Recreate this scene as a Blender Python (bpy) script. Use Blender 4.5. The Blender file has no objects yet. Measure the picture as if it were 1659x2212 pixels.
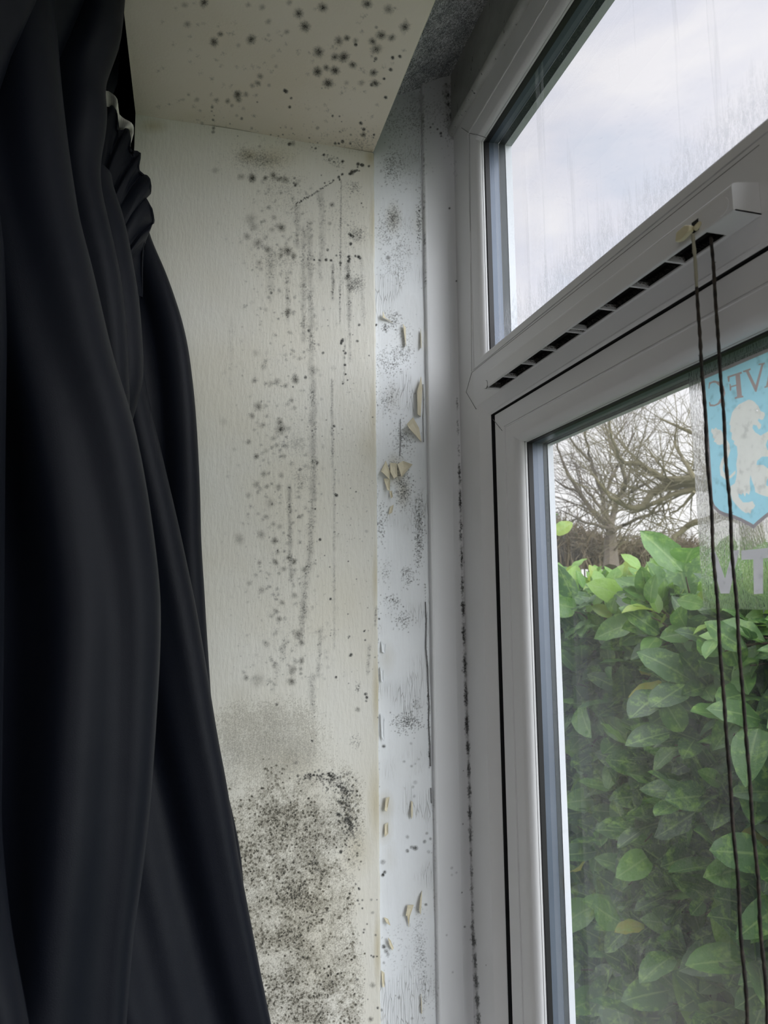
import bpy, math, random
import numpy as np
from mathutils import Vector, noise as mnoise

random.seed(7)
rng = np.random.default_rng(7)
scene = bpy.context.scene
COL = scene.collection

# ------------------------------------------------------------------ camera
W, H = 1659.0, 2212.0
F_PX = 1494.9
YAW, PITCH, ROLL = math.radians(15.511), math.radians(6.952), math.radians(-0.540)
fw = np.array([math.sin(YAW)*math.cos(PITCH), math.cos(YAW)*math.cos(PITCH), math.sin(PITCH)])
_r = np.array([math.cos(YAW), -math.sin(YAW), 0.0]); _u = np.cross(_r, fw)
rt = _r*math.cos(ROLL) + _u*math.sin(ROLL)
up = -_r*math.sin(ROLL) + _u*math.cos(ROLL)
cam_d = bpy.data.cameras.new('camera'); cam = bpy.data.objects.new('camera', cam_d); COL.objects.link(cam)
from mathutils import Matrix
cam.matrix_world = Matrix(((rt[0], up[0], -fw[0], 0), (rt[1], up[1], -fw[1], 0), (rt[2], up[2], -fw[2], 0), (0, 0, 0, 1)))
cam_d.sensor_fit = 'VERTICAL'; cam_d.sensor_height = 36.0; cam_d.lens = 36.0*F_PX/H
cam_d.clip_start = 0.01; cam_d.clip_end = 400
cam_d.dof.use_dof = True; cam_d.dof.focus_distance = 0.74; cam_d.dof.aperture_fstop = 16.0
scene.camera = cam
scene.view_settings.view_transform = 'Standard'; scene.view_settings.look = 'None'
scene.view_settings.gamma = 1; scene.view_settings.use_curve_mapping = False
scene.view_settings.exposure = 0.12

# ------------------------------------------------------------------ sky
world = bpy.data.worlds.new('overcast_sky'); scene.world = world; world.use_nodes = True
nt = world.node_tree; nt.nodes.clear()
def N(nt, t, **k):
    n = nt.nodes.new(t)
    for a, b in k.items():
        if a == 'ins':
            for i, v in b.items(): n.inputs[i].default_value = v
        else: setattr(n, a, b)
    return n
def ramp(nt, stops, interp='LINEAR'):
    n = nt.nodes.new('ShaderNodeValToRGB'); cr = n.color_ramp; cr.interpolation = interp
    while len(cr.elements) < len(stops): cr.elements.new(0.5)
    for e, (p, c) in zip(cr.elements, stops):
        e.position = p; e.color = (c, c, c, 1) if isinstance(c, (int, float)) else (*c, 1)
    return n
tc = N(nt, 'ShaderNodeTexCoord')
mp = N(nt, 'ShaderNodeMapping', ins={'Scale': (1.5, 1.5, 3.2), 'Location': (0.4, 2.2, 0.3)})
n1 = N(nt, 'ShaderNodeTexNoise', ins={'Scale': 2.1, 'Detail': 7.0, 'Roughness': 0.52, 'Distortion': 0.25})
cr1 = ramp(nt, [(0.36, (0.68, 0.74, 0.87)), (0.50, (0.83, 0.84, 0.93)), (0.62, (0.96, 0.95, 0.99))])
sep = N(nt, 'ShaderNodeSeparateXYZ')
low = N(nt, 'ShaderNodeMapRange', ins={'From Min': 0.18, 'From Max': 0.42, 'To Min': 1.0, 'To Max': 0.0})
white = N(nt, 'ShaderNodeMix', data_type='RGBA', ins={7: (1.12, 1.12, 1.14, 1)})
zen = N(nt, 'ShaderNodeMapRange', ins={'From Min': 0.66, 'From Max': 0.85, 'To Min': 1.0, 'To Max': 3.0})
bg = N(nt, 'ShaderNodeBackground'); wo = N(nt, 'ShaderNodeOutputWorld')
L = nt.links.new
L(tc.outputs['Generated'], mp.inputs[0]); L(mp.outputs[0], n1.inputs['Vector']); L(n1.outputs['Fac'], cr1.inputs[0])
L(tc.outputs['Generated'], sep.inputs[0]); L(sep.outputs['Z'], low.inputs[0]); L(sep.outputs['Z'], zen.inputs[0])
L(cr1.outputs[0], white.inputs[6]); L(low.outputs[0], white.inputs[0])
L(white.outputs[2], bg.inputs[0]); L(zen.outputs[0], bg.inputs[1]); L(bg.outputs[0], wo.inputs[0])

# hazy sun behind the cloud, over the house front (comes in through the window)
sd = bpy.data.lights.new('hazy_sun', 'SUN'); sd.energy = 5.0; sd.angle = math.radians(65); sd.color = (0.93, 0.96, 1.0)
so = bpy.data.objects.new('hazy_sun', sd); COL.objects.link(so)
so.rotation_euler = Vector((-0.36, 0.82, -0.44)).to_track_quat('-Z', 'Y').to_euler()
# added fill light below the ceiling, lifts the interior brightness
ld = bpy.data.lights.new('added_room_fill', 'AREA'); ld.shape = 'DISK'; ld.size = 0.5; ld.energy = 4.0; ld.color = (1.0, 0.96, 0.90)
lo = bpy.data.objects.new('added_room_fill', ld); COL.objects.link(lo); lo.location = (-1.3, -0.9, 1.02)

# ------------------------------------------------------------------ pixel geometry (for measuring only)
def ray(x, y): return fw + rt*(x-W/2)/F_PX - up*(y-H/2)/F_PX
def atX(x, y, X): d = ray(x, y); return d*X/d[0]
def atY(x, y, Y): d = ray(x, y); return d*Y/d[1]
def atZ(x, y, Z): d = ray(x, y); return d*Z/d[2]
def proj(P):
    P = np.asarray(P, float); w = P@fw
    return W/2 + F_PX*(P@rt)/w, H/2 - F_PX*(P@up)/w

# ------------------------------------------------------------------ helpers
def mesh_obj(name, verts, faces, mat, parent=None, smooth=False, mats=None, fmat=None):
    me = bpy.data.meshes.new(name); me.from_pydata([tuple(map(float, v)) for v in verts], [], [tuple(f) for f in faces]); me.update()
    if mats:
        for m in mats: me.materials.append(m)
        if fmat is not None: me.polygons.foreach_set('material_index', fmat)
    elif mat: me.materials.append(mat)
    if smooth: me.polygons.foreach_set('use_smooth', [True]*len(me.polygons))
    o = bpy.data.objects.new(name, me); COL.objects.link(o)
    if parent: o.parent = parent
    return o
def empty(name, loc=(0, 0, 0)):
    o = bpy.data.objects.new(name, None); COL.objects.link(o); o.empty_display_size = 0.05
    return o
def thing(o, label, cat, group=None):
    o['label'] = label; o['category'] = cat
    if group: o['group'] = group
    return o
def structure(o, label=None, cat=None):
    o['kind'] = 'structure'
    if label: o['label'] = label; o['category'] = cat
    return o
class MB:
    def __init__(s): s.v = []; s.f = []
    def add(s, vs, fs):
        b = len(s.v); s.v += [tuple(v) for v in vs]; s.f += [tuple(i+b for i in f) for f in fs]
    def box(s, x0, x1, y0, y1, z0, z1):
        s.add([(x, y, z) for x in (x0, x1) for y in (y0, y1) for z in (z0, z1)],
              [(0, 1, 3, 2), (4, 6, 7, 5), (0, 4, 5, 1), (2, 3, 7, 6), (0, 2, 6, 4), (1, 5, 7, 3)])
    def tube(s, pts, rad, n=6, cap=True):
        pts = [Vector(p) for p in pts]; rings = []
        if not hasattr(rad, '__len__'): rad = [rad]*len(pts)
        t0 = (pts[1]-pts[0]).normalized(); a = t0.orthogonal().normalized()
        vs = []
        for i, p in enumerate(pts):
            t = (pts[min(i+1, len(pts)-1)]-pts[max(i-1, 0)])
            t = t.normalized() if t.length > 1e-9 else t0
            a = (a - t*a.dot(t)); a = a.normalized() if a.length > 1e-6 else t.orthogonal().normalized()
            b = t.cross(a)
            for k in range(n):
                an = 2*math.pi*k/n; vs.append(p + (a*math.cos(an)+b*math.sin(an))*rad[i])
        fs = [(i*n+k, i*n+(k+1) % n, (i+1)*n+(k+1) % n, (i+1)*n+k) for i in range(len(pts)-1) for k in range(n)]
        if cap: fs += [tuple(range(n))[::-1], tuple((len(pts)-1)*n+k for k in range(n))]
        s.add(vs, fs)
    def poly_prism(s, poly, X0, X1):   # polygon in (Y,Z), extruded along X
        n = len(poly)
        s.add([(X0, p[0], p[1]) for p in poly]+[(X1, p[0], p[1]) for p in poly],
              [tuple(range(n)), tuple(range(2*n-1, n-1, -1))]+[(i, i+n, (i+1) % n+n, (i+1) % n) for i in range(n)])
    def extrude_y(s, prof, y0, y1):    # open/closed profile in (X,Z) along Y
        n = len(prof)
        s.add([(p[0], y0, p[1]) for p in prof]+[(p[0], y1, p[1]) for p in prof],
              [(i, i+1, n+i+1, n+i) for i in range(n-1)])
    def build(s, name, mat, parent=None, smooth=False): return mesh_obj(name, s.v, s.f, mat, parent, smooth)

def new_mat(name):
    m = bpy.data.materials.new(name); m.use_nodes = True; nt = m.node_tree
    return m, nt, nt.nodes['Principled BSDF'], nt.links.new
def simple(name, col, rough=0.5, spec=0.5, metal=0.0, bump=None, var=0.0, coat=0.0):
    m, nt, b, L = new_mat(name)
    b.inputs['Base Color'].default_value = (*col, 1); b.inputs['Roughness'].default_value = rough
    b.inputs['Specular IOR Level'].default_value = spec; b.inputs['Metallic'].default_value = metal
    b.inputs['Coat Weight'].default_value = coat
    tc = N(nt, 'ShaderNodeTexCoord')
    if var:
        n = N(nt, 'ShaderNodeTexNoise', ins={'Scale': 14.0, 'Detail': 5.0}); mx = N(nt, 'ShaderNodeMix', data_type='RGBA')
        L(tc.outputs['Object'], n.inputs['Vector']); L(n.outputs['Fac'], mx.inputs[0])
        mx.inputs[6].default_value = (*[c*(1-var) for c in col], 1); mx.inputs[7].default_value = (*[min(1, c*(1+var)) for c in col], 1)
        L(mx.outputs[2], b.inputs['Base Color'])
    if bump:
        sc, st, dist = bump
        n = N(nt, 'ShaderNodeTexNoise', ins={'Scale': 1.0, 'Detail': 4.0}); mp = N(nt, 'ShaderNodeMapping', ins={'Scale': sc})
        bp = N(nt, 'ShaderNodeBump', ins={'Strength': st, 'Distance': dist})
        L(tc.outputs['Object'], mp.inputs[0]); L(mp.outputs[0], n.inputs['Vector']); L(n.outputs['Fac'], bp.inputs['Height']); L(bp.outputs[0], b.inputs['Normal'])
    return m

# ------------------------------------------------------------------ stains (mould) as splats
class Stain:
    """scalar map in the photograph's frame, sampled onto the real surface's own vertices"""
    def __init__(s, x0, y0, x1, y1):
        s.x0, s.y0, s.x1, s.y1 = x0, y0, x1, y1
        s.m = np.zeros((y1-y0, x1-x0), np.float32); s.t = np.zeros_like(s.m)
    def spot(s, x, y, r, d=0.8, soft=0.6, ell=1.0, tint=0.0, wob=0.25):
        R = r*1.25+1.5; X0 = int(max(x-R-s.x0, 0)); X1 = int(min(x+R-s.x0+1, s.m.shape[1])); Y0 = int(max(y-R*ell-s.y0, 0)); Y1 = int(min(y+R*ell-s.y0+1, s.m.shape[0]))
        if X1 <= X0 or Y1 <= Y0: return
        yy, xx = np.mgrid[Y0:Y1, X0:X1]; dx = xx+s.x0+.5-x; dy = (yy+s.y0+.5-y)/ell
        q = np.hypot(dx, dy)
        if r > 3:
            a = np.arctan2(dy, dx); ph = (x*1.7+y*2.3) % 6.28
            q = q*(1+wob*0.22*np.sin(2*a+ph)+wob*0.12*np.sin(5*a+2*ph)+wob*.3*np.sin(13*a+ph*3)*np.sin(4*a+ph)+wob*.3*np.sin(23*a+ph*5))
        v = np.clip((r-q)/(max(r*soft, 1.0))+0.0, 0, 1)*d
        s.m[Y0:Y1, X0:X1] = 1-(1-s.m[Y0:Y1, X0:X1])*(1-v)
        if tint: s.t[Y0:Y1, X0:X1] = np.maximum(s.t[Y0:Y1, X0:X1], v*tint)
    def colony(s, x, y, r, d):
        """spot with a dark core, a furry ring and stray grains"""
        s.spot(x, y, r*1.12, d*0.66, 0.75, wob=0.35, tint=.2); s.spot(x, y, r*0.75, d*0.42, 0.9, wob=0.4); s.spot(x+r*.05, y, r*0.42, d*0.95*min(1, d*1.25), 0.9)
        for _ in range(int(r*5)):
            a = random.random()*6.28; q = r*(0.35+0.75*random.random())
            s.spot(x+math.cos(a)*q, y+math.sin(a)*q*.9, random.uniform(.8, 1.7), d*random.uniform(.2, .6), 1)
    def grains(s, x, y, rx, ry, n, d=0.6, r=(0.8, 1.9)):
        for _ in range(n):
            s.spot(x+random.gauss(0, .52)*rx, y+random.gauss(0, .52)*ry, random.uniform(*r), d*random.uniform(.35, 1), 1)
    def streak(s, x, y0, x2, y1, w, d, dens=1.0, haze=0.35):
        n = int((y1-y0)*0.55*dens*max(1, w/5))
        for _ in range(n):
            t = random.random(); b = 0.6+0.4*math.sin(t*23+x); xx = x+(x2-x)*t+random.gauss(0, w*.33); 
            s.spot(xx, y0+(y1-y0)*t, random.uniform(.9, 2.5), min(.95, 1.35*d*random.uniform(.3, 1)*b), 1)
        if haze:
            k = max(1, int((y1-y0)/(w*.9)))
            for i in range(k+1):
                t = i/k; s.spot(x+(x2-x)*t+random.gauss(0, w*.12), y0+(y1-y0)*t, w*random.uniform(.6, 1.0), d*haze*1.25*random.uniform(.4, 1), .9, ell=1.3)
    def sample(s, px, py):
        x = np.clip(px-s.x0-.5, 0, s.m.shape[1]-1.001); y = np.clip(py-s.y0-.5, 0, s.m.shape[0]-1.001)
        inside = (px >= s.x0) & (px < s.x1) & (py >= s.y0) & (py < s.y1)
        xi = x.astype(int); yi = y.astype(int); fx = x-xi; fy = y-yi
        def g(m):
            xi1 = np.minimum(xi+1, m.shape[1]-1); yi1 = np.minimum(yi+1, m.shape[0]-1)
            return ((m[yi, xi]*(1-fx)+m[yi, xi1]*fx)*(1-fy)+(m[yi1, xi]*(1-fx)+m[yi1, xi1]*fx)*fy)*inside
        return g(s.m), g(s.t)

def grid_obj(name, PX, PY, PZ, mat, stain=None, parent=None, smooth=True, flip=False):
    nu, nv = PX.shape
    me = bpy.data.meshes.new(name); co = np.stack([PX, PY, PZ], -1).reshape(-1, 3).astype(np.float32)
    me.vertices.add(nu*nv); me.vertices.foreach_set('co', co.ravel())
    i = np.arange((nu-1))[:, None]*nv + np.arange(nv-1)[None]
    q = np.stack([i, i+1, i+nv+1, i+nv], -1).reshape(-1, 4)
    if flip: q = q[:, ::-1]
    nf = len(q); me.loops.add(nf*4); me.polygons.add(nf)
    me.loops.foreach_set('vertex_index', np.ascontiguousarray(q).ravel().astype(np.int32))
    me.polygons.foreach_set('loop_start', (np.arange(nf)*4).astype(np.int32)); me.polygons.foreach_set('loop_total', np.full(nf, 4, np.int32))
    if smooth: me.polygons.foreach_set('use_smooth', np.ones(nf, bool))
    me.update(calc_edges=True); me.validate()
    me.materials.append(mat)
    if stain is not None:
        px, py = proj(co.astype(float)); m, t = stain.sample(px, py)
        a = me.attributes.new('mould', 'FLOAT', 'POINT'); a.data.foreach_set('value', m.astype(np.float32))
        a = me.attributes.new('tint', 'FLOAT', 'POINT'); a.data.foreach_set('value', t.astype(np.float32))
    o = bpy.data.objects.new(name, me); COL.objects.link(o)
    if parent: o.parent = parent
    return o

# ================================================================== MATERIALS
def stained_paint(name, base, base2, brush=(300, 300, 75), bstr=0.5, bdist=0.0010, rough=0.55, grain=0.5, crack=0.0):
    m, nt, b, L = new_mat(name)
    tc = N(nt, 'ShaderNodeTexCoord'); b.inputs['Roughness'].default_value = rough; b.inputs['Specular IOR Level'].default_value = 0.35
    nz = N(nt, 'ShaderNodeTexNoise', ins={'Scale': 9.0, 'Detail': 5.0}); L(tc.outputs['Object'], nz.inputs['Vector'])
    mx = N(nt, 'ShaderNodeMix', data_type='RGBA', ins={6: (*base, 1), 7: (*base2, 1)})
    r0 = ramp(nt, [(0.35, 0.0), (0.68, 1.0)]); L(nz.outputs['Fac'], r0.inputs[0]); L(r0.outputs[0], mx.inputs[0])
    at = N(nt, 'ShaderNodeAttribute', attribute_name='tint'); mt = N(nt, 'ShaderNodeMix', data_type='RGBA', ins={7: (0.42, 0.33, 0.12, 1)})
    L(at.outputs['Fac'], mt.inputs[0]); L(mx.outputs[2], mt.inputs[6])
    am = N(nt, 'ShaderNodeAttribute', attribute_name='mould')
    g = N(nt, 'ShaderNodeTexNoise', ins={'Scale': 900.0, 'Detail': 3.0, 'Roughness': 0.7}); L(tc.outputs['Object'], g.inputs['Vector'])
    gr = N(nt, 'ShaderNodeMapRange', ins={'From Min': 0.3, 'From Max': 0.7, 'To Min': 1-grain, 'To Max': 1+grain}); L(g.outputs['Fac'], gr.inputs[0])
    mu = N(nt, 'ShaderNodeMath', operation='MULTIPLY', use_clamp=True); L(am.outputs['Fac'], mu.inputs[0]); L(gr.outputs[0], mu.inputs[1])
    dk = N(nt, 'ShaderNodeMix', data_type='RGBA', ins={7: (0.022, 0.022, 0.019, 1)}); L(mu.outputs[0], dk.inputs[0]); L(mt.outputs[2], dk.inputs[6])
    L(dk.outputs[2], b.inputs['Base Color'])
    mp = N(nt, 'ShaderNodeMapping', ins={'Scale': brush}); nb = N(nt, 'ShaderNodeTexNoise', ins={'Scale': 1.0, 'Detail': 3.0, 'Roughness': 0.55})
    L(tc.outputs['Object'], mp.inputs[0]); L(mp.outputs[0], nb.inputs['Vector'])
    n2 = N(nt, 'ShaderNodeTexNoise', ins={'Scale': 55.0, 'Detail': 4.0}); L(tc.outputs['Object'], n2.inputs['Vector'])
    ad = N(nt, 'ShaderNodeMath', operation='ADD'); L(nb.outputs['Fac'], ad.inputs[0]); L(n2.outputs['Fac'], ad.inputs[1])
    h = ad
    if crack:
        vm = N(nt, 'ShaderNodeMapping', ins={'Scale': (430, 430, 34)}); vo = N(nt, 'ShaderNodeTexVoronoi', feature='DISTANCE_TO_EDGE', ins={'Scale': 1.0, 'Randomness': 1.0})
        L(tc.outputs['Object'], vm.inputs[0]); L(vm.outputs[0], vo.inputs['Vector'])
        vr = ramp(nt, [(0.0, 0.0), (0.045, 1.0)]); L(vo.outputs['Distance'], vr.inputs[0])
        big = N(nt, 'ShaderNodeTexNoise', ins={'Scale': 16.0, 'Detail': 2.0}); L(tc.outputs['Object'], big.inputs['Vector'])
        br = ramp(nt, [(0.50, 1.0), (0.60, 0.0)]); L(big.outputs['Fac'], br.inputs[0])
        mxm = N(nt, 'ShaderNodeMath', operation='MAXIMUM'); L(vr.outputs[0], mxm.inputs[0]); L(br.outputs[0], mxm.inputs[1])
        sc = N(nt, 'ShaderNodeMath', operation='MULTIPLY', ins={1: crack}); L(mxm.outputs[0], sc.inputs[0])
        h = N(nt, 'ShaderNodeMath', operation='ADD'); L(sc.outputs[0], h.inputs[0]); L(ad.outputs[0], h.inputs[1])
        # dirt sitting in the cracks
        iv = N(nt, 'ShaderNodeMath', operation='SUBTRACT', ins={0: 1.0}); L(mxm.outputs[0], iv.inputs[1])
        cm = N(nt, 'ShaderNodeMath', operation='MULTIPLY', ins={1: 0.28}); L(iv.outputs[0], cm.inputs[0])
        dc = N(nt, 'ShaderNodeMix', data_type='RGBA', ins={7: (0.20, 0.17, 0.11, 1)}); L(cm.outputs[0], dc.inputs[0]); L(dk.outputs[2], dc.inputs[6]); L(dc.outputs[2], b.inputs['Base Color'])
    bp = N(nt, 'ShaderNodeBump', ins={'Strength': bstr, 'Distance': bdist}); L(h.outputs[0], bp.inputs['Height']); L(bp.outputs[0], b.inputs['Normal'])
    return m
M_jamb = stained_paint('cream_wall_paint', (0.72, 0.69, 0.60), (0.75, 0.735, 0.675), bstr=0.65, bdist=0.0009)
M_soffit = stained_paint('cream_soffit_paint', (0.82, 0.74, 0.62), (0.86, 0.79, 0.69), brush=(420, 420, 420), bstr=0.45, bdist=0.0006)
M_strip = stained_paint('flaking_white_gloss', (0.78, 0.80, 0.81), (0.84, 0.87, 0.90), brush=(180, 180, 30), bstr=0.7, bdist=0.0006, rough=0.42, crack=1.6)
M_trim = stained_paint('white_trim', (0.80, 0.81, 0.82), (0.84, 0.85, 0.86), brush=(60, 60, 10), bstr=0.15, bdist=0.0004, rough=0.35)
M_pvc = simple('white_upvc', (0.78, 0.78, 0.79), rough=0.33, spec=0.45, bump=((90, 90, 90), 0.04, 0.0004), var=0.03)
M_pvc_dirty = stained_paint('grubby_white_upvc', (0.74, 0.74, 0.74), (0.79, 0.79, 0.80), brush=(60, 60, 60), bstr=0.08, bdist=0.0004, rough=0.35)
M_lip = simple('toned_down_outer_upvc', (0.58, 0.60, 0.64), rough=0.5, var=0.05)  # outer lip coloured darker to hold down the direct sun on it
M_black = simple('black_gasket', (0.012, 0.012, 0.014), rough=0.55, bump=((300, 300, 300), 0.2, 0.0003))
M_slot = simple('dark_gap', (0.006, 0.006, 0.007), rough=0.9)
M_spacer = simple('grey_spacer_bar', (0.10, 0.125, 0.17), rough=0.4, metal=0.2, bump=((400, 400, 6), 0.25, 0.0004), var=0.12)
M_seal = simple('dark_glazing_seal', (0.025, 0.035, 0.042), rough=0.5, var=0.2)
M_seam = simple('dark_joint_line', (0.16, 0.16, 0.16), rough=0.8)
M_room = simple('magnolia_room_paint', (0.40, 0.38, 0.35), rough=0.8, bump=((60, 60, 60), 0.2, 0.001), var=0.04)
M_floor = simple('brown_carpet', (0.20, 0.16, 0.12), rough=0.95, bump=((400, 400, 400), 0.6, 0.003), var=0.2)
M_brick = simple('outer_render', (0.45, 0.42, 0.38), rough=0.9, bump=((50, 50, 50), 0.4, 0.003), var=0.15)
M_flake = simple('cream_paint_flake', (0.72, 0.66, 0.50), rough=0.6, bump=((200, 200, 200), 0.3, 0.0005), var=0.1)

def mould_mat():
    m, nt, b, L = new_mat('mould_covered_timber'); tc = N(nt, 'ShaderNodeTexCoord'); b.inputs['Roughness'].default_value = 0.8
    n = N(nt, 'ShaderNodeTexNoise', ins={'Scale': 26.0, 'Detail': 5.0, 'Roughness': 0.7}); L(tc.outputs['Object'], n.inputs['Vector'])
    r1 = ramp(nt, [(0.30, (0.30, 0.32, 0.33)), (0.5, (0.65, 0.67, 0.67)), (0.75, (0.85, 0.85, 0.83))]); L(n.outputs['Fac'], r1.inputs[0])
    mp = N(nt, 'ShaderNodeMapping', ins={'Scale': (1.6, 1, 1)}); L(tc.outputs['Object'], mp.inputs[0])
    w = N(nt, 'ShaderNodeTexNoise', ins={'Scale': 120.0, 'Detail': 9.0, 'Roughness': 0.75, 'Distortion': 1.2}); L(mp.outputs[0], w.inputs['Vector'])
    r2 = ramp(nt, [(0.465, 0.0), (0.49, 1.0), (0.51, 1.0), (0.535, 0.0)]); L(w.outputs['Fac'], r2.inputs[0])
    f = N(nt, 'ShaderNodeTexNoise', ins={'Scale': 700.0, 'Detail': 3.0}); L(tc.outputs['Object'], f.inputs['Vector'])
    r3 = ramp(nt, [(0.52, 0.0), (0.66, 0.8)]); L(f.outputs['Fac'], r3.inputs[0])
    k = N(nt, 'ShaderNodeMath', operation='MAXIMUM'); 
    h = N(nt, 'ShaderNodeMath', operation='MULTIPLY', ins={1: 0.95}); L(r2.outputs[0], h.inputs[0])
    L(h.outputs[0], k.inputs[0]); L(r3.outputs[0], k.inputs[1])
    mx = N(nt, 'ShaderNodeMix', data_type='RGBA', ins={7: (0.02, 0.02, 0.022, 1)}); L(k.outputs[0], mx.inputs[0]); L(r1.outputs[0], mx.inputs[6])
    L(mx.outputs[2], b.inputs['Base Color'])
    bp = N(nt, 'ShaderNodeBump', ins={'Strength': 0.5, 'Distance': 0.001}); L(w.outputs['Fac'], bp.inputs['Height']); L(bp.outputs[0], b.inputs['Normal'])
    return m
M_mould = mould_mat()
def grimy_mat():
    m, nt, b, L = new_mat('grimy_frame_head'); tc = N(nt, 'ShaderNodeTexCoord'); b.inputs['Roughness'].default_value = 0.55
    n = N(nt, 'ShaderNodeTexNoise', ins={'Scale': 18.0, 'Detail': 6.0, 'Roughness': 0.65}); L(tc.outputs['Object'], n.inputs['Vector'])
    r1 = ramp(nt, [(0.3, (0.36, 0.37, 0.35)), (0.7, (0.58, 0.58, 0.56))]); L(n.outputs['Fac'], r1.inputs[0])
    mp = N(nt, 'ShaderNodeMapping', ins={'Scale': (1, 1, .35)}); L(tc.outputs['Object'], mp.inputs[0])
    v = N(nt, 'ShaderNodeTexNoise', ins={'Scale': 230.0, 'Detail': 4.0}); L(mp.outputs[0], v.inputs['Vector'])
    r2 = ramp(nt, [(0.66, 0.0), (0.72, 0.9)]); L(v.outputs['Fac'], r2.inputs[0])
    mx = N(nt, 'ShaderNodeMix', data_type='RGBA', ins={7: (0.03, 0.03, 0.028, 1)}); L(r2.outputs[0], mx.inputs[0]); L(r1.outputs[0], mx.inputs[6]); L(mx.outputs[2], b.inputs['Base Color'])
    return m
M_grimy = grimy_mat()

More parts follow.
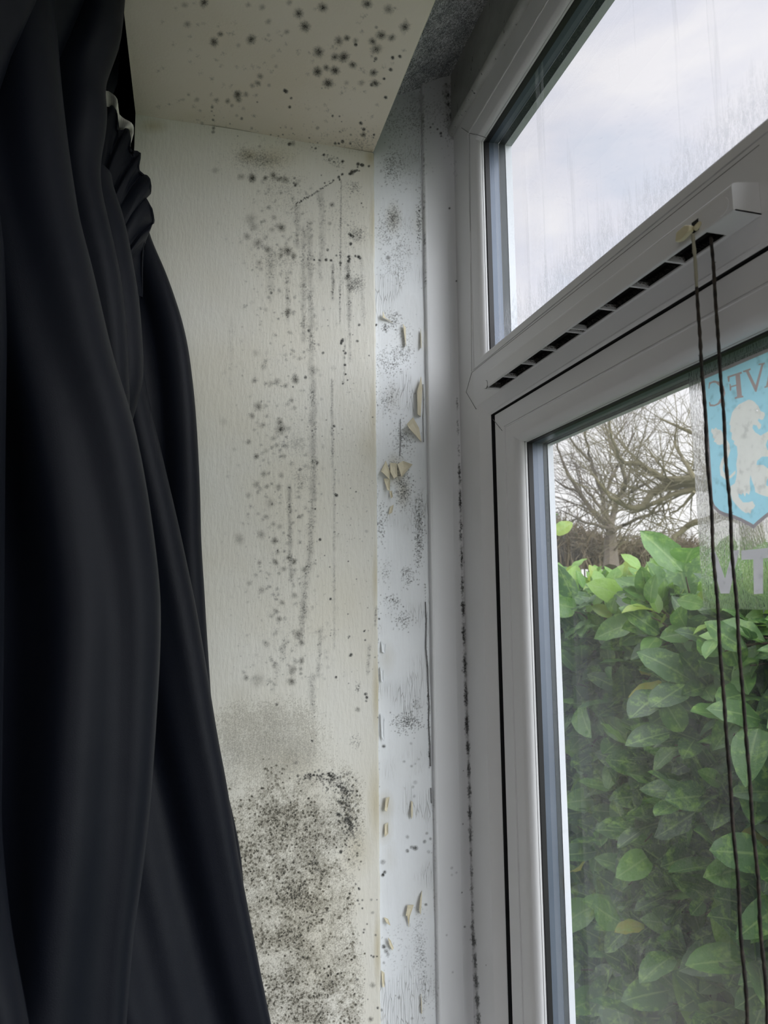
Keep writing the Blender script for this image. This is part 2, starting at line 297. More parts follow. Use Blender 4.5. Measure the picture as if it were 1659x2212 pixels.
def glass_mat(name, kind):
    m = bpy.data.materials.new(name); m.use_nodes = True; nt = m.node_tree; nt.nodes.clear(); L = nt.links.new
    out = N(nt, 'ShaderNodeOutputMaterial'); tr = N(nt, 'ShaderNodeBsdfTransparent', ins={0: (0.985, 0.985, 0.985, 1)}); gl = N(nt, 'ShaderNodeBsdfGlossy', ins={'Roughness': 0.0})
    ge = N(nt, 'ShaderNodeNewGeometry'); dt = N(nt, 'ShaderNodeVectorMath', operation='DOT_PRODUCT'); mx = N(nt, 'ShaderNodeMixShader')
    L(ge.outputs['Incoming'], dt.inputs[0]); L(ge.outputs['True Normal'], dt.inputs[1])
    ab = N(nt, 'ShaderNodeMath', operation='ABSOLUTE'); L(dt.outputs['Value'], ab.inputs[0])
    om = N(nt, 'ShaderNodeMath', operation='SUBTRACT', ins={0: 1.0}); L(ab.outputs[0], om.inputs[1])
    pw = N(nt, 'ShaderNodeMath', operation='POWER', ins={1: 5.0}); L(om.outputs[0], pw.inputs[0])
    sc = N(nt, 'ShaderNodeMath', operation='MULTIPLY_ADD', ins={1: 0.75, 2: 0.06}); L(pw.outputs[0], sc.inputs[0]); L(sc.outputs[0], mx.inputs[0]); L(tr.outputs[0], mx.inputs[1]); L(gl.outputs[0], mx.inputs[2])
    last = mx
    tc = N(nt, 'ShaderNodeTexCoord')
    if kind:
        df = N(nt, 'ShaderNodeBsdfTranslucent', ins={0: (0.62, 0.63, 0.68, 1)}); d2 = N(nt, 'ShaderNodeBsdfDiffuse', ins={0: (0.65, 0.68, 0.72, 1)}); dd = N(nt, 'ShaderNodeMixShader', ins={0: 0.5}); L(df.outputs[0], dd.inputs[1]); L(d2.outputs[0], dd.inputs[2])
        mp = N(nt, 'ShaderNodeMapping', ins={'Scale': (1, 150, 5) if kind == 'veiled' else (1, 85, 3.0)}); st = N(nt, 'ShaderNodeTexNoise', ins={'Scale': 1.0, 'Detail': 3.0, 'Roughness': 0.5, 'Distortion': 0.3}); L(tc.outputs['Object'], mp.inputs[0]); L(mp.outputs[0], st.inputs['Vector'])
        big = N(nt, 'ShaderNodeTexNoise', ins={'Scale': 7.0, 'Detail': 4.0}); L(tc.outputs['Object'], big.inputs['Vector'])
        sp = N(nt, 'ShaderNodeSeparateXYZ'); L(tc.outputs['Object'], sp.inputs[0])
        if kind == 'veiled':
            a = N(nt, 'ShaderNodeMapRange', ins={'From Min': 0.35, 'From Max': 0.7, 'To Min': 0.02, 'To Max': 0.15}); L(big.outputs['Fac'], a.inputs[0])
            b2 = N(nt, 'ShaderNodeMapRange', ins={'From Min': 0.3, 'From Max': 0.75, 'To Min': 0.75, 'To Max': 1.25}); L(st.outputs['Fac'], b2.inputs[0])
            c = N(nt, 'ShaderNodeMath', operation='MULTIPLY'); L(a.outputs[0], c.inputs[0]); L(b2.outputs[0], c.inputs[1])
            # the pale veil gets stronger towards the left edge of the pane
            yy = N(nt, 'ShaderNodeMapRange', ins={'From Min': 0.30, 'From Max': 0.60, 'To Min': 0.2, 'To Max': 1.1}); L(sp.outputs['Y'], yy.inputs[0])
            fac = N(nt, 'ShaderNodeMath', operation='MULTIPLY'); L(c.outputs[0], fac.inputs[0]); L(yy.outputs[0], fac.inputs[1])
        else:
            # run marks plus a fringe of condensation along the bottom edge
            rr = ramp(nt, [(0.60, 0.0), (0.66, 0.20), (0.72, 0.03)]); L(st.outputs['Fac'], rr.inputs[0])
            mp2 = N(nt, 'ShaderNodeMapping', ins={'Scale': (1, 420, 130)}); dn = N(nt, 'ShaderNodeTexNoise', ins={'Scale': 1.0, 'Detail': 4.0, 'Roughness': 0.8}); L(tc.outputs['Object'], mp2.inputs[0]); L(mp2.outputs[0], dn.inputs['Vector'])
            mp3 = N(nt, 'ShaderNodeMapping', ins={'Scale': (1, 130, 8)}); ed = N(nt, 'ShaderNodeTexNoise', ins={'Scale': 1.0, 'Detail': 4.0}); L(tc.outputs['Object'], mp3.inputs[0]); L(mp3.outputs[0], ed.inputs['Vector'])
            zz = N(nt, 'ShaderNodeMapRange', ins={'From Min': 0.265, 'From Max': 0.345, 'To Min': 1.0, 'To Max': 0.0}); L(sp.outputs['Z'], zz.inputs[0])
            zs = N(nt, 'ShaderNodeMath', operation='SUBTRACT'); L(zz.outputs[0], zs.inputs[0]); L(ed.outputs['Fac'], zs.inputs[1])
            zr = N(nt, 'ShaderNodeMapRange', ins={'From Min': -0.08, 'From Max': 0.25, 'To Min': 0.0, 'To Max': 1.0}); L(zs.outputs[0], zr.inputs[0])
            dr = ramp(nt, [(0.40, 0.05), (0.60, 0.42)]); L(dn.outputs['Fac'], dr.inputs[0])
            c = N(nt, 'ShaderNodeMath', operation='MULTIPLY'); L(zr.outputs[0], c.inputs[0]); L(dr.outputs[0], c.inputs[1])
            fac = N(nt, 'ShaderNodeMath', operation='ADD', use_clamp=True); L(c.outputs[0], fac.inputs[0]); L(rr.outputs[0], fac.inputs[1])
        mm = N(nt, 'ShaderNodeMixShader'); L(fac.outputs[0], mm.inputs[0]); L(last.outputs[0], mm.inputs[1]); L(dd.outputs[0], mm.inputs[2]); last = mm
    L(last.outputs[0], out.inputs[0]); return m
M_glass_plain = glass_mat('clear_window_glass', None)
M_glass_lower = glass_mat('veiled_window_glass', 'veiled')
M_glass_upper = glass_mat('misted_window_glass', 'misted')

# ================================================================== STAIN MAPS
SJ = Stain(255, 0, 960, 2212)
def lst(off, sc, items):
    for it in items:
        x, y, r, d = it; X = off[0]+x/sc; Y = off[1]+y/sc; R = r/sc
        if R > 5.0: SJ.colony(X, Y, R*1.05, min(1.05, d*1.15) if off == (270, 0) else d*.92)
        else: SJ.spot(X, Y, max(R, 1.1), min(1, d), 0.55)
lst((270, 0), 2.404, [(410,12,25,.8),(310,25,18,.3),(640,25,15,.3),(712,38,18,.35),(853,12,18,.3),(902,70,28,.7),(1027,38,27,.7),(935,138,30,.8),(1257,20,27,.8),(1368,48,28,.5),(1453,140,28,.75),(655,205,28,.75),(462,218,25,.8),(495,177,17,.6),(325,125,20,.4),(745,112,18,.3),(840,165,16,.35),(745,182,12,.25),(590,236,14,.2),(1110,212,26,.6),(1152,198,17,.8),(1198,232,12,.95),(1197,212,16,.4),(1285,215,22,.7),(1330,183,28,.75),(1385,196,22,.6),(1305,255,30,.65),(1305,142,10,.6),(1005,270,30,.8),(1090,296,22,.7),(1135,296,30,.95),(1390,300,12,1),(1428,293,11,1),(1380,362,12,1),(1182,337,22,.7),(1290,378,22,.75),(1302,305,12,.8),(1295,318,6,.8),(1000,372,27,.95),(1045,352,18,.7),(1090,366,26,.9),(1055,432,28,.9),(1345,409,9,1),(1300,433,20,.85),(1280,440,12,.9),(1228,430,18,.35),(1150,430,14,.25),(1354,506,11,1),(838,476,12,1),(830,470,12,1),(863,510,8,.9),(855,556,10,1),(702,396,18,.45),(690,432,18,.5),(660,445,14,.35),(748,443,12,.35),(785,345,12,.3),(585,493,24,.85),(590,520,16,.5),(628,490,16,.4),(533,526,15,.5),(555,548,12,.4),(475,520,14,.4),(373,518,15,.3),(302,517,10,.25),(687,530,6,.8),(1078,602,8,.9),(1114,604,6,.8),(1125,632,4,.8),(1022,458,4,.9),(606,616,10,.7),(453,557,9,.7),(450,577,6,.7),(463,600,4,.9),(458,623,9,.7),(460,665,12,.6),(458,685,12,.6),(400,640,12,.35),(390,575,10,.3),(1225,640,12,.95),(1240,672,12,.9),(1237,700,14,.8),(1293,700,8,.95),(1290,715,5,.8),(1000,665,12,.5),(1115,684,6,.6),(1173,700,8,.5),(808,663,4,.8),(873,693,4,.8),(865,668,8,.3),(757,700,5,.8),(797,706,5,.8),(820,699,5,.8),(690,682,3,.8),(525,656,3,.8),(585,706,4,.8),(545,643,6,.5),(580,600,10,.3),(853,748,12,.9),(870,745,16,.4),(957,716,5,.9),(970,765,5,.9),(990,770,8,.8),(1000,742,5,.7),(1092,745,9,.9),(1130,735,12,.9),(1110,745,8,.9),(1170,745,9,.7),(1033,804,9,.9),(1130,838,10,.9),(660,925,24,.85),(602,918,20,.35),(728,925,14,.5),(770,910,20,.6),(830,932,22,.5),(800,930,16,.5),(1210,852,12,.95),(1233,858,12,1),(1267,862,8,.8),(1180,895,14,.95),(1170,903,10,.9),(1195,888,10,.95),(1205,885,8,.9),(1110,918,9,.9),(1128,905,9,.9),(1115,930,6,.9),(470,885,20,.25),(885,960,10,.8),(880,925,8,.7),(890,1058,6,.9),(932,1028,6,.9),(915,1042,6,.8),(1037,950,6,.95),(1078,945,4,.9),(1060,942,4,.9),(700,760,10,.4),(1020,910,5,.7)])
lst((400, 330), 3.072, [(637,497,32,.8),(435,440,45,.35),(455,490,35,.35),(410,555,28,.45),(480,600,35,.5),(545,640,25,.6),(490,730,22,.4),(680,650,35,.8),(635,680,22,.6),(720,685,22,.7),(570,930,12,.8),(555,960,15,.4),(610,610,12,.4),(590,430,20,.4),(855,710,9,.95),(892,712,10,.9),(935,710,14,1),(968,714,12,1),(1030,732,13,.9),(1085,720,14,1),(1085,690,14,1),(1090,705,12,1),(1150,690,15,1),(1130,685,10,1),(1160,700,12,.9),(1075,830,22,.7),(1080,815,14,.9),(1100,548,14,1),(1090,540,12,.9),(1115,555,12,.9),(1098,605,14,.95),(1170,80,13,1),(1145,75,10,1),(1145,95,8,.9),(1217,90,8,.9),(1105,130,14,1),(1090,140,10,.9),(1125,122,10,.9),(1155,120,7,.9),(1020,165,9,.9),(1025,180,8,.9),(680,1058,26,.9),(820,1180,14,.7),(1040,1250,14,1),(1035,1265,12,1),(1045,1240,12,1),(1062,1330,12,1),(1050,1315,8,.9),(1060,1408,12,1),(915,1328,12,.8),(1142,1250,12,.8),(1155,1142,11,.9),(1112,1207,5,1),(945,1110,5,.9),(948,1148,5,.9),(1220,1346,6,.9),(1080,480,10,.5),(945,645,12,.8),(1003,682,9,.8),(960,470,16,.4),(975,345,18,.7),(1170,335,7,.9),(1180,360,5,.9),(760,1365,16,.4),(520,1420,25,.3),(470,1330,30,.2),(505,460,14,.4),(575,510,20,.4),(445,778,10,.4),(540,555,12,.35),(925,390,10,.4),(920,15,9,.9),(1045,58,9,.9),(955,50,9,.7),(985,60,8,.7),(1010,35,8,.7),(535,165,16,.4),(720,200,10,.7),(730,220,10,.8)])
lst((400, 800), 2.9625, [(705,62,28,.85),(770,45,14,.8),(640,100,16,.5),(690,105,8,.8),(590,68,22,.45),(550,82,18,.4),(440,68,18,.5),(468,230,32,.6),(428,292,22,.55),(605,330,25,.7),(612,378,40,.7),(613,378,12,.9),(490,355,22,.3),(405,458,20,.5),(455,552,20,.7),(500,575,14,.3),(565,435,20,.4),(520,515,18,.3),(585,480,20,.35),(630,550,20,.4),(735,635,14,.7),(503,663,22,.5),(615,672,20,.4),(455,730,25,.45),(522,743,18,.5),(598,745,22,.5),(668,752,9,.9),(405,800,22,.35),(545,850,35,.3),(518,938,20,.4),(402,920,12,.3),(468,918,14,.3),(565,985,18,.4),(605,1000,20,.35),(485,1050,30,.45),(572,1090,24,.75),(345,1080,40,.35),(730,935,14,.5),(692,975,12,.4),(630,1040,12,.4),(575,1225,18,.6),(475,1232,16,.45),(630,1270,22,.4),(660,1200,16,.7),(698,1222,18,.8),(765,1275,22,.5),(410,1362,20,.35),(490,1408,25,.4),(545,1385,10,.5),(845,590,14,.7),(832,887,8,.95),(863,1083,12,.9),(953,357,11,1),(1005,376,7,.7),(968,800,14,1),(962,795,10,1),(961,860,5,.9),(974,916,4,.9),(974,976,4,.9),(981,1046,5,.9),(892,1185,5,.9),(835,1215,6,.9),(1044,1222,6,1),(1083,1074,4,.9),(1096,1336,5,1),(925,1258,7,.8),(930,1463,11,1),(1058,755,5,1),(1093,777,6,1),(1131,648,4,.9),(903,318,6,.8),(877,422,5,.8),(840,268,4,.9),(710,267,4,.9),(1027,25,8,1),(1040,62,7,1),(1008,85,8,.9),(950,385,5,.9),(950,405,4,.9),(952,440,5,.9),(946,480,4,.9),(952,520,4,.8),(963,635,5,.8),(958,700,4,.8),(245,330,30,.15),(315,505,15,.2),(600,1300,14,.4),(700,1440,22,.5),(540,100,14,.3),(680,190,16,.3),(700,240,18,.3),(1200,300,7,.7),(1160,1030,14,.25),(740,130,12,.2)])
lst((400, 1300), 2.9625, [(600,110,20,.7),(575,55,18,.3),(520,270,25,.3),(720,210,35,.55),(745,260,22,.5),(620,5,20,.5),(570,410,18,.45),(685,430,28,.5),(680,455,24,.4),(745,370,20,.5),(745,385,18,.45),(680,510,30,.75),(740,430,15,.5),(740,460,13,.5),(390,487,20,.6),(470,500,50,.3),(418,417,4,1),(355,348,5,.5),(585,658,12,.7),(828,735,5,.9),(838,855,5,.9),(812,890,10,.9),(710,1030,12,.6),(935,180,4,1),(932,200,4,1),(930,215,5,1),(980,178,4,.9),(1145,188,8,.9),(1152,182,5,.9),(1050,222,9,.8),(1045,232,6,.8),(1152,245,8,.9),(1062,338,13,.95),(1055,345,9,.9),(965,483,11,.95),(1046,522,5,.9),(1103,440,3,.8),(1155,590,13,.9),(1162,612,13,.95),(1158,635,9,.8),(1105,690,18,.6),(920,1100,13,1),(930,1115,13,1),(938,1125,11,.9),(800,1105,12,.9),(825,1108,10,.8),(880,1102,10,.9),(720,1115,12,.8),(735,1135,9,.7),(985,1182,13,1),(1010,1190,12,1),(1000,1205,11,.9),(1038,1210,9,.9),(1045,1395,14,1),(1065,1425,14,1),(1055,1410,14,1),(1035,1385,12,1),(1025,1400,10,.9),(985,1280,14,1),(1003,1290,12,1),(1030,1300,11,1),(985,1365,14,1),(975,1355,11,.9),(1010,1255,10,.9),(1245,110,8,.9),(1235,740,7,.9),(1042,78,6,.8),(1168,38,5,.8),(1215,355,6,.8),(245,1060,9,.3)])
lst((450, 1750), 3.253, [(985,90,13,1),(970,70,13,1),(1000,105,14,1),(990,95,14,1),(910,30,13,1),(915,75,11,.9),(1060,555,12,.9),(1057,548,8,.9),(995,588,10,1),(1035,520,9,.8),(1050,635,10,.9),(1083,632,9,.9),(1060,660,8,.8),(1083,690,9,.9),(1115,800,8,.9),(1095,840,10,.8),(1090,860,9,.9),(1160,1030,12,.9),(1185,1028,8,.9),(1145,1022,8,.9),(1175,878,10,.7),(1155,720,14,.4),(1185,630,6,.8),(1145,630,12,.5),(1068,932,7,.8),(1045,1190,12,.8),(1155,1230,22,.5),(1098,1188,8,.6),(1190,1390,12,.9),(1140,1470,20,.7),(1085,1323,8,.8),(1120,1330,6,.8),(750,370,30,.6),(770,420,20,.6),(930,295,15,.9),(935,285,10,.9),(638,437,9,.9),(505,570,8,.8),(585,180,10,.8),(660,205,11,.8),(450,320,11,.6),(1015,160,16,.5)])
# streaks of fine mould running down
for a in [(584,540,586,632,16,.55),(640,445,643,530,12,.55),(655,490,657,735,10,.6),(668,480,673,800,12,.65),(675,800,678,1060,13,.7),(676,1060,668,1225,12,.7),(660,1235,656,1320,14,.65),(656,1300,652,1390,11,.6),(625,1052,628,1255,8,.75),(694,408,696,555,12,.5),(686,415,690,445,6,.4),(719,572,719,645,6,1.0),(752,570,755,690,8,.9),(737,390,734,700,3,.7),(717,820,718,1010,5,.65),(722,1010,722,1400,5,.4),(621,590,622,690,9,.45),(693,1360,687,1460,9,.6),(673,1460,676,1530,13,.6),(797,1395,795,1455,7,.55),(615,1380,612,1425,9,.5),(813,1310,811,1350,5,.7),(754,690,757,780,5,.5),(500,690,497,830,9,.15),(600,1440,590,1490,12,.35),(745,730,742,830,4,.4),(632,1500,680,1490,9,.3),(690,560,692,600,8,.5),(780,560,786,700,8,.3)]:
    SJ.streak(*a)
for _ in range(430):     # pale young colonies
    x = random.gauss(610, 62); y = random.uniform(380, 1480)
    if x < 470 or x > 790: continue
    r = random.uniform(1.8, 6.5); d = random.uniform(.12, .42)*math.exp(-((x-610)/110)**2)
    SJ.spot(x, y, r, d, .8, wob=.4); SJ.grains(x, y, r*1.3, r*1.3, int(r*3), d*1.3)
    if random.random() < .3: SJ.spot(x, y, r*.4, d*1.3, .9)
for _ in range(90):
    x = random.uniform(330, 880); y = random.uniform(0, 300)
    if x > 945-.42*y-20: continue
    SJ.grains(x, y, 6, 5, 14, .4); SJ.spot(x, y, random.uniform(1.5, 5), random.uniform(.08, .3), .8)
for k in range(26):      # the dotted diagonal below the soffit corner
    t = k/25; SJ.spot(640+(720-640)*t+random.gauss(0, 1), 441-(441-392)*t+random.gauss(0, 1.2), random.uniform(1.5, 3.2), random.uniform(.6, .95), .6)
for g in [(773,312,17,14,160,.5),(765,405,15,15,110,.9),(712,345,16,10,60,.8),(732,352,14,12,60,.8),(773,507,18,19,420,.6),(770,612,17,18,420,.6),(643,958,28,25,700,.28),(650,1035,22,32,650,.28),(770,1603,15,18,80,.75),(748,1672,18,8,80,.8),(773,1487,6,12,60,.8),(760,620,10,14,120,.6),(645,905,40,40,300,.2),(560,350,70,30,1500,.26),(530,335,22,18,500,.4),(570,345,38,18,800,.4),(610,400,45,25,350,.5),(640,440,40,40,350,.4),(590,440,30,40,250,.3),(740,460,40,60,260,.6),(745,560,30,60,240,.5),(600,560,50,26,500,.5),(560,510,35,30,300,.3),(700,300,90,30,110,.7),(790,300,25,25,110,.7),(620,620,80,90,420,.3),(610,800,90,110,500,.3),(600,1000,90,150,900,.28),(600,1200,90,120,800,.3),(620,1380,80,100,800,.3),(560,330,110,40,300,.3),(500,1000,90,300,200,.2),(760,900,50,400,160,.6),(560,480,120,120,300,.3),(700,250,100,60,60,.5),(450,250,60,40,60,.4),(745,1050,40,350,60,.8),(790,1100,12,350,40,.6)]:
    SJ.grains(*g)
# broad patch low on the wall: density field
def vnoise(x, y, sc, seed):
    r = np.random.default_rng(seed); out = np.zeros(len(x)); amp = 1.0; tot = 0
    for o in range(3):
        g = r.random((400, 400))-.5; u = (x/sc) % 398; v = (y/sc) % 398; i = u.astype(int); j = v.astype(int); fu = u-i; fv = v-j; fu = fu*fu*(3-2*fu); fv = fv*fv*(3-2*fv)
        out += amp*((g[i, j]*(1-fu)+g[i+1, j]*fu)*(1-fv)+(g[i, j+1]*(1-fu)+g[i+1, j+1]*fu)*fv); tot += amp; amp *= .55; sc *= .5
    return out/tot*2
def sstep(a, b, x): t = np.clip((x-a)/(b-a), 0, 1); return t*t*(3-2*t)
def dots(S, x, y, r, d, tint=0.0):
    """many small round dots at once"""
    xi = np.floor(x-S.x0).astype(int); yi = np.floor(y-S.y0).astype(int); acc = np.zeros_like(S.m); at_ = np.zeros_like(S.m)
    for dx in range(-3, 4):
        for dy in range(-3, 4):
            X = xi+dx; Y = yi+dy; ok = (X >= 0) & (Y >= 0) & (X < S.m.shape[1]) & (Y < S.m.shape[0])
            q = np.hypot(X+S.x0+.5-x, Y+S.y0+.5-y); v = np.clip(r-q+.3, 0, 1)*d
            np.maximum.at(acc, (Y[ok], X[ok]), v[ok].astype(np.float32))
    S.m = 1-(1-S.m)*(1-acc)
    if tint: S.t = np.maximum(S.t, acc*tint).astype(np.float32)
NC = 560000
x = rng.uniform(455, 818, NC); y = rng.uniform(1480, 2212, NC)
n = vnoise(x, y, 45, 1); n2 = vnoise(x, y, 10, 2); n3 = vnoise(x, y, 26, 5)
e = ((x-585)/125)**2+((y-1600)/110)**2
d1 = np.clip(1.25-e, 0, 1)*sstep(1490, 1560, y)*(1-.75*sstep(678, 690, x)*(y < 1690))*.75*np.clip(.95+.9*n+.6*n3, 0, 2)
edge = 795-25*sstep(1700, 1640, y)-18*sstep(1850, 1920, y)*(1-sstep(1990, 2040, y))
cxm = 672+12*np.sin(y/110); a = np.exp(-((x-cxm)/108)**2)*sstep(1625, 1720, y)
d2 = (a*1.0+.42*np.exp(-((x-560)/100)**2)*sstep(1560, 1660, y))*(.8*np.clip(.78+1.1*n+.5*n3, 0.08, 2))*np.clip(.9+1.0*n2, 0.1, 2)
d2 *= sstep(0, 28, edge-x)*(1-.55*np.exp(-(((x-640)/45)**2+((y-2140)/40)**2)))
low = sstep(1645, 1735, y+25*n)
keep = rng.random(NC) < np.clip(np.maximum(d1*(1-low), d2), 0, 1)*.62
x, y, low, n = x[keep], y[keep], low[keep], n[keep]; k = len(x)
big = rng.random(k) < .022*(low)*np.clip(1+2*n, 0, 3)
r_ = np.where(big, rng.uniform(1.7, 3.0, k), rng.uniform(.45, 1.15, k)); d_ = np.where(big, rng.uniform(.55, .95, k), rng.uniform(.16, .50, k)*(1-low)+rng.uniform(.25, .80, k)*low)
dots(SJ, x, y, r_, d_, .45)
for _ in range(60): 
    x = random.uniform(735, 775); SJ.spot(x, random.uniform(1680, 1830), random.uniform(1.5, 4), random.uniform(.5, .95), .6)
arc = [(650, 1682), (672, 1676), (700, 1676), (722, 1676), (735, 1696), (752, 1712), (742, 1735), (748, 1760), (762, 1785), (752, 1800)]
for _ in range(330):
    t = random.random()*(len(arc)-1.001); i = int(t); f = t-i; q = 6 if i < 3 else 9
    SJ.spot(arc[i][0]*(1-f)+arc[i+1][0]*f+random.gauss(0, q*.8), arc[i][1]*(1-f)+arc[i+1][1]*f+random.gauss(0, q), random.uniform(1.2, 3.4), random.uniform(.4, .95), .7)
for _ in range(90): SJ.spot(random.gauss(725, 18), random.gauss(1700, 12), random.uniform(1.2, 2.6), random.uniform(.4, .8), .6)
for x, y, r, e, d in [(570,1600,90,1.0,.10),(590,1560,70,1,.07),(640,1640,70,.9,.12),(690,1770,70,1.6,.10),(640,1860,90,1.5,.05),(720,1960,60,1.6,.08),(660,2080,110,1.1,.11),(640,2170,90,.7,.12),(770,1800,40,2.0,.06),(520,1500,45,.8,.07)]:
    SJ.spot(x, y, r, d, 1.0, ell=e, tint=.8)
for k in range(60):      # scratch
    t = k/59; SJ.spot(652+62*t, 1986-19*t, random.uniform(.8, 1.6), .8, .8)
# ochre staining at edges and under the soffit
for x, y, r, e, t in [(330,272,40,.5,.35),(420,250,60,.3,.10),(590,340,60,.5,.22),(540,335,30,.6,.3),(800,340,16,1.5,.4),(806,480,10,8,.30),(806,900,10,14,.22),(811,1250,9,10,.3),(813,1500,12,9,.42),(812,1740,22,5,.34),(815,2050,10,10,.4),(770,1830,50,1.6,.22),(800,960,35,1.4,.14),(620,1640,90,.7,.16)]:
    v0 = SJ.m.copy() if False else None
    yy, xx = np.mgrid[0:SJ.m.shape[0], 0:SJ.m.shape[1]]
    q = np.hypot(xx+SJ.x0-x, (yy+SJ.y0-y)/e)/r
    SJ.t = np.maximum(SJ.t, np.clip(1-q, 0, 1)*t*1.3).astype(np.float32)

SS = Stain(795, 150, 1120, 2212)      # timber strip, trim and frame face
for g in [(845,360,22,35,230,.7),(850,470,14,30,330,.6),(830,500,18,40,160,.6),(905,480,6,50,170,.8),(860,540,35,60,260,.6),(850,690,16,20,150,.7),(832,708,10,9,60,.9),(870,730,25,40,120,.5),(845,780,35,30,260,.75),(870,760,20,20,110,.7),(840,860,25,40,170,.7),(870,950,25,40,260,.7),(855,1010,25,25,160,.7),(872,1060,18,45,420,.75),(905,1160,10,70,330,.9),(825,1130,12,40,100,.8),(905,1100,10,40,130,.7),(833,1235,12,30,60,.6),(880,1245,14,22,110,.8),(845,1300,20,20,90,.8),(870,1340,20,20,110,.8),(880,1560,32,20,300,.9),(900,1520,12,20,60,.6),(850,580,30,30,120,.4),(870,350,45,60,300,.35),(905,2040,12,80,220,.55),(860,2050,40,60,130,.45),(915,2100,8,90,130,.7),(935,2140,10,60,40,.5),(900,250,30,50,420,.45),(850,260,30,40,300,.45),(945,230,20,30,60,.35),(975,260,20,60,260,.5),(940,240,22,12,30,.4)]:
    SS.grains(g[0], g[1], g[2], g[3], int(g[4]*1.25), min(1.2, g[5]*1.3), (0.8, 2.1))
for x, y, r, d in [(812,702,4,1),(838,557,6,.7),(819,1337,3,.9),(827,1556,4,.9),(829,1612,5,.8),(888,1606,4,.3),(873,1645,4,.35),(889,1655,4,.4),(897,1650,3,.3),(905,1640,3,.3),(897,1690,6,.25),(892,1700,4,.4),(895,1720,4,.3),(897,1832,7,.8),(889,1830,5,.6),(880,1838,5,.7),(917,1818,5,.6),(922,1800,4,.5),(930,1812,4,.5),(880,1808,5,.4),(926,1840,5,.3),(827,1890,5,1),(831,1884,5,.8),(827,1862,7,.45),(920,1954,4,.8),(829,2045,6,.8),(834,2055,6,.6),(838,2062,5,.4),(829,2080,4,.4),(824,2182,4,.7),(862,2155,5,.4),(890,2200,4,.4),(971,450,3,.95),(986,607,2.5,.9),(1020,2040,2,.6),(1000,1780,2,.9),(998,1928,2,.9),(1004,2002,3,.7),(986,1885,3,.35),(976,1875,4,.3),(976,1890,3,.3),(965,2020,3,.3),(978,2100,3,.3),(930,275,3,.8),(945,279,3,.8),(952,288,4,.9),(953,294,3,.7),(935,268,3,.6),(1050,2085,1.5,.9),(1097,1788,1.5,.8),(925,2140,3,.5),(1001,1665,1.5,1)]:
    SS.spot(x, y, r, d, .6)
def mline(x0, y0, x1, y1, n, w, d, rr):
    for _ in range(n):
        t = random.random(); b = .55+.45*math.sin(t*31+x0)
        SS.spot(x0+(x1-x0)*t+random.gauss(0, w), y0+(y1-y0)*t, random.uniform(*rr), d*random.uniform(.4, 1)*b, .8, ell=1.4)
mline(987, 860, 996, 1120, 240, 1.3, .7, (.8, 1.8)); mline(992, 1000, 1000, 1300, 700, 1.5, 1, (.9, 2.4)); mline(1000, 1300, 1010, 1620, 1100, 1.7, 1, (.9, 2.6)); mline(1011, 1600, 1017, 1830, 620, 1.7, .95, (.9, 2.4))
mline(1017, 1830, 1022, 2020, 330, 1.5, .8, (.8, 2.2)); mline(1021, 2000, 1034, 2212, 800, 2.0, 1, (.9, 2.8)); mline(980, 290, 984, 420, 60, 3, .4, (.8, 1.6)); mline(963, 180, 984, 300, 420, 5, .55, (1, 3))
mline(914, 205, 918, 620, 420, 1.2, .8, (.8, 1.7)); mline(918, 1260, 928, 1640, 260, .8, 1.0, (.8, 1.5)); mline(925, 1500, 929, 1660, 160, 1.5, .9, (.8, 2)); mline(905, 300, 916, 460, 60, 4, .4, (.8, 1.4))
mline(816, 700, 818, 2200, 330, 2, .7, (.8, 2)); mline(935, 1700, 944, 2200, 160, 2, .5, (.8, 1.8))
for x, y, t in [(850,470,.5),(870,1060,.6),(860,1020,.8),(840,1850,.2),(833,1745,.6),(850,1015,.8),(830,1790,.5),(905,480,.2),(835,1420,.3),(850,860,.2)]:
    SS.spot(x, y, 30, 0.02, 1, ell=2, tint=0); 
    yy, xx = np.mgrid[0:SS.m.shape[0], 0:SS.m.shape[1]]; q = np.hypot(xx+SS.x0-x, (yy+SS.y0-y)/2)/22
    SS.t = np.maximum(SS.t, np.clip(1-q, 0, 1)*t*.6).astype(np.float32)

# ================================================================== THE SETTING
YJ = 0.743; ZS = 0.526; XW = -0.071; XE = 0.199; YR = -0.55; ZB = -0.80
# left reveal wall (cream paint)
xs = np.concatenate([np.arange(XW, XE-0.003, 0.00058), XE-0.003+0.003*np.sin(np.linspace(0, math.pi/2, 8))])
nx = len(xs); zs = np.linspace(-0.80, ZS, int((ZS+0.80)/0.00062))
PX, PZ = np.meshgrid(xs, zs, indexing='ij'); 
dY = np.zeros_like(PX); k8 = np.linspace(0, math.pi/2, 8)
dY[nx-8:, :] = (0.006*(1-np.cos(k8)))[:, None]
rag = np.array([0.0009*mnoise.fractal(Vector((0, 0, z*38)), 1, 2, 4)+0.0006*mnoise.noise(Vector((3, 0, z*8))) for z in zs])
PXr = PX.copy(); PXr[nx-30:, :] += rag[None, :]*np.linspace(0, 1, 30)[:, None]
swell = 0.0007*np.sin(PX*47+PZ*6)+0.0006*np.sin(PZ*31+PX*13)
jamb = grid_obj('wall_left', PXr, YJ+dY+swell*0.6, PZ, M_jamb, SJ, flip=False); structure(jamb)
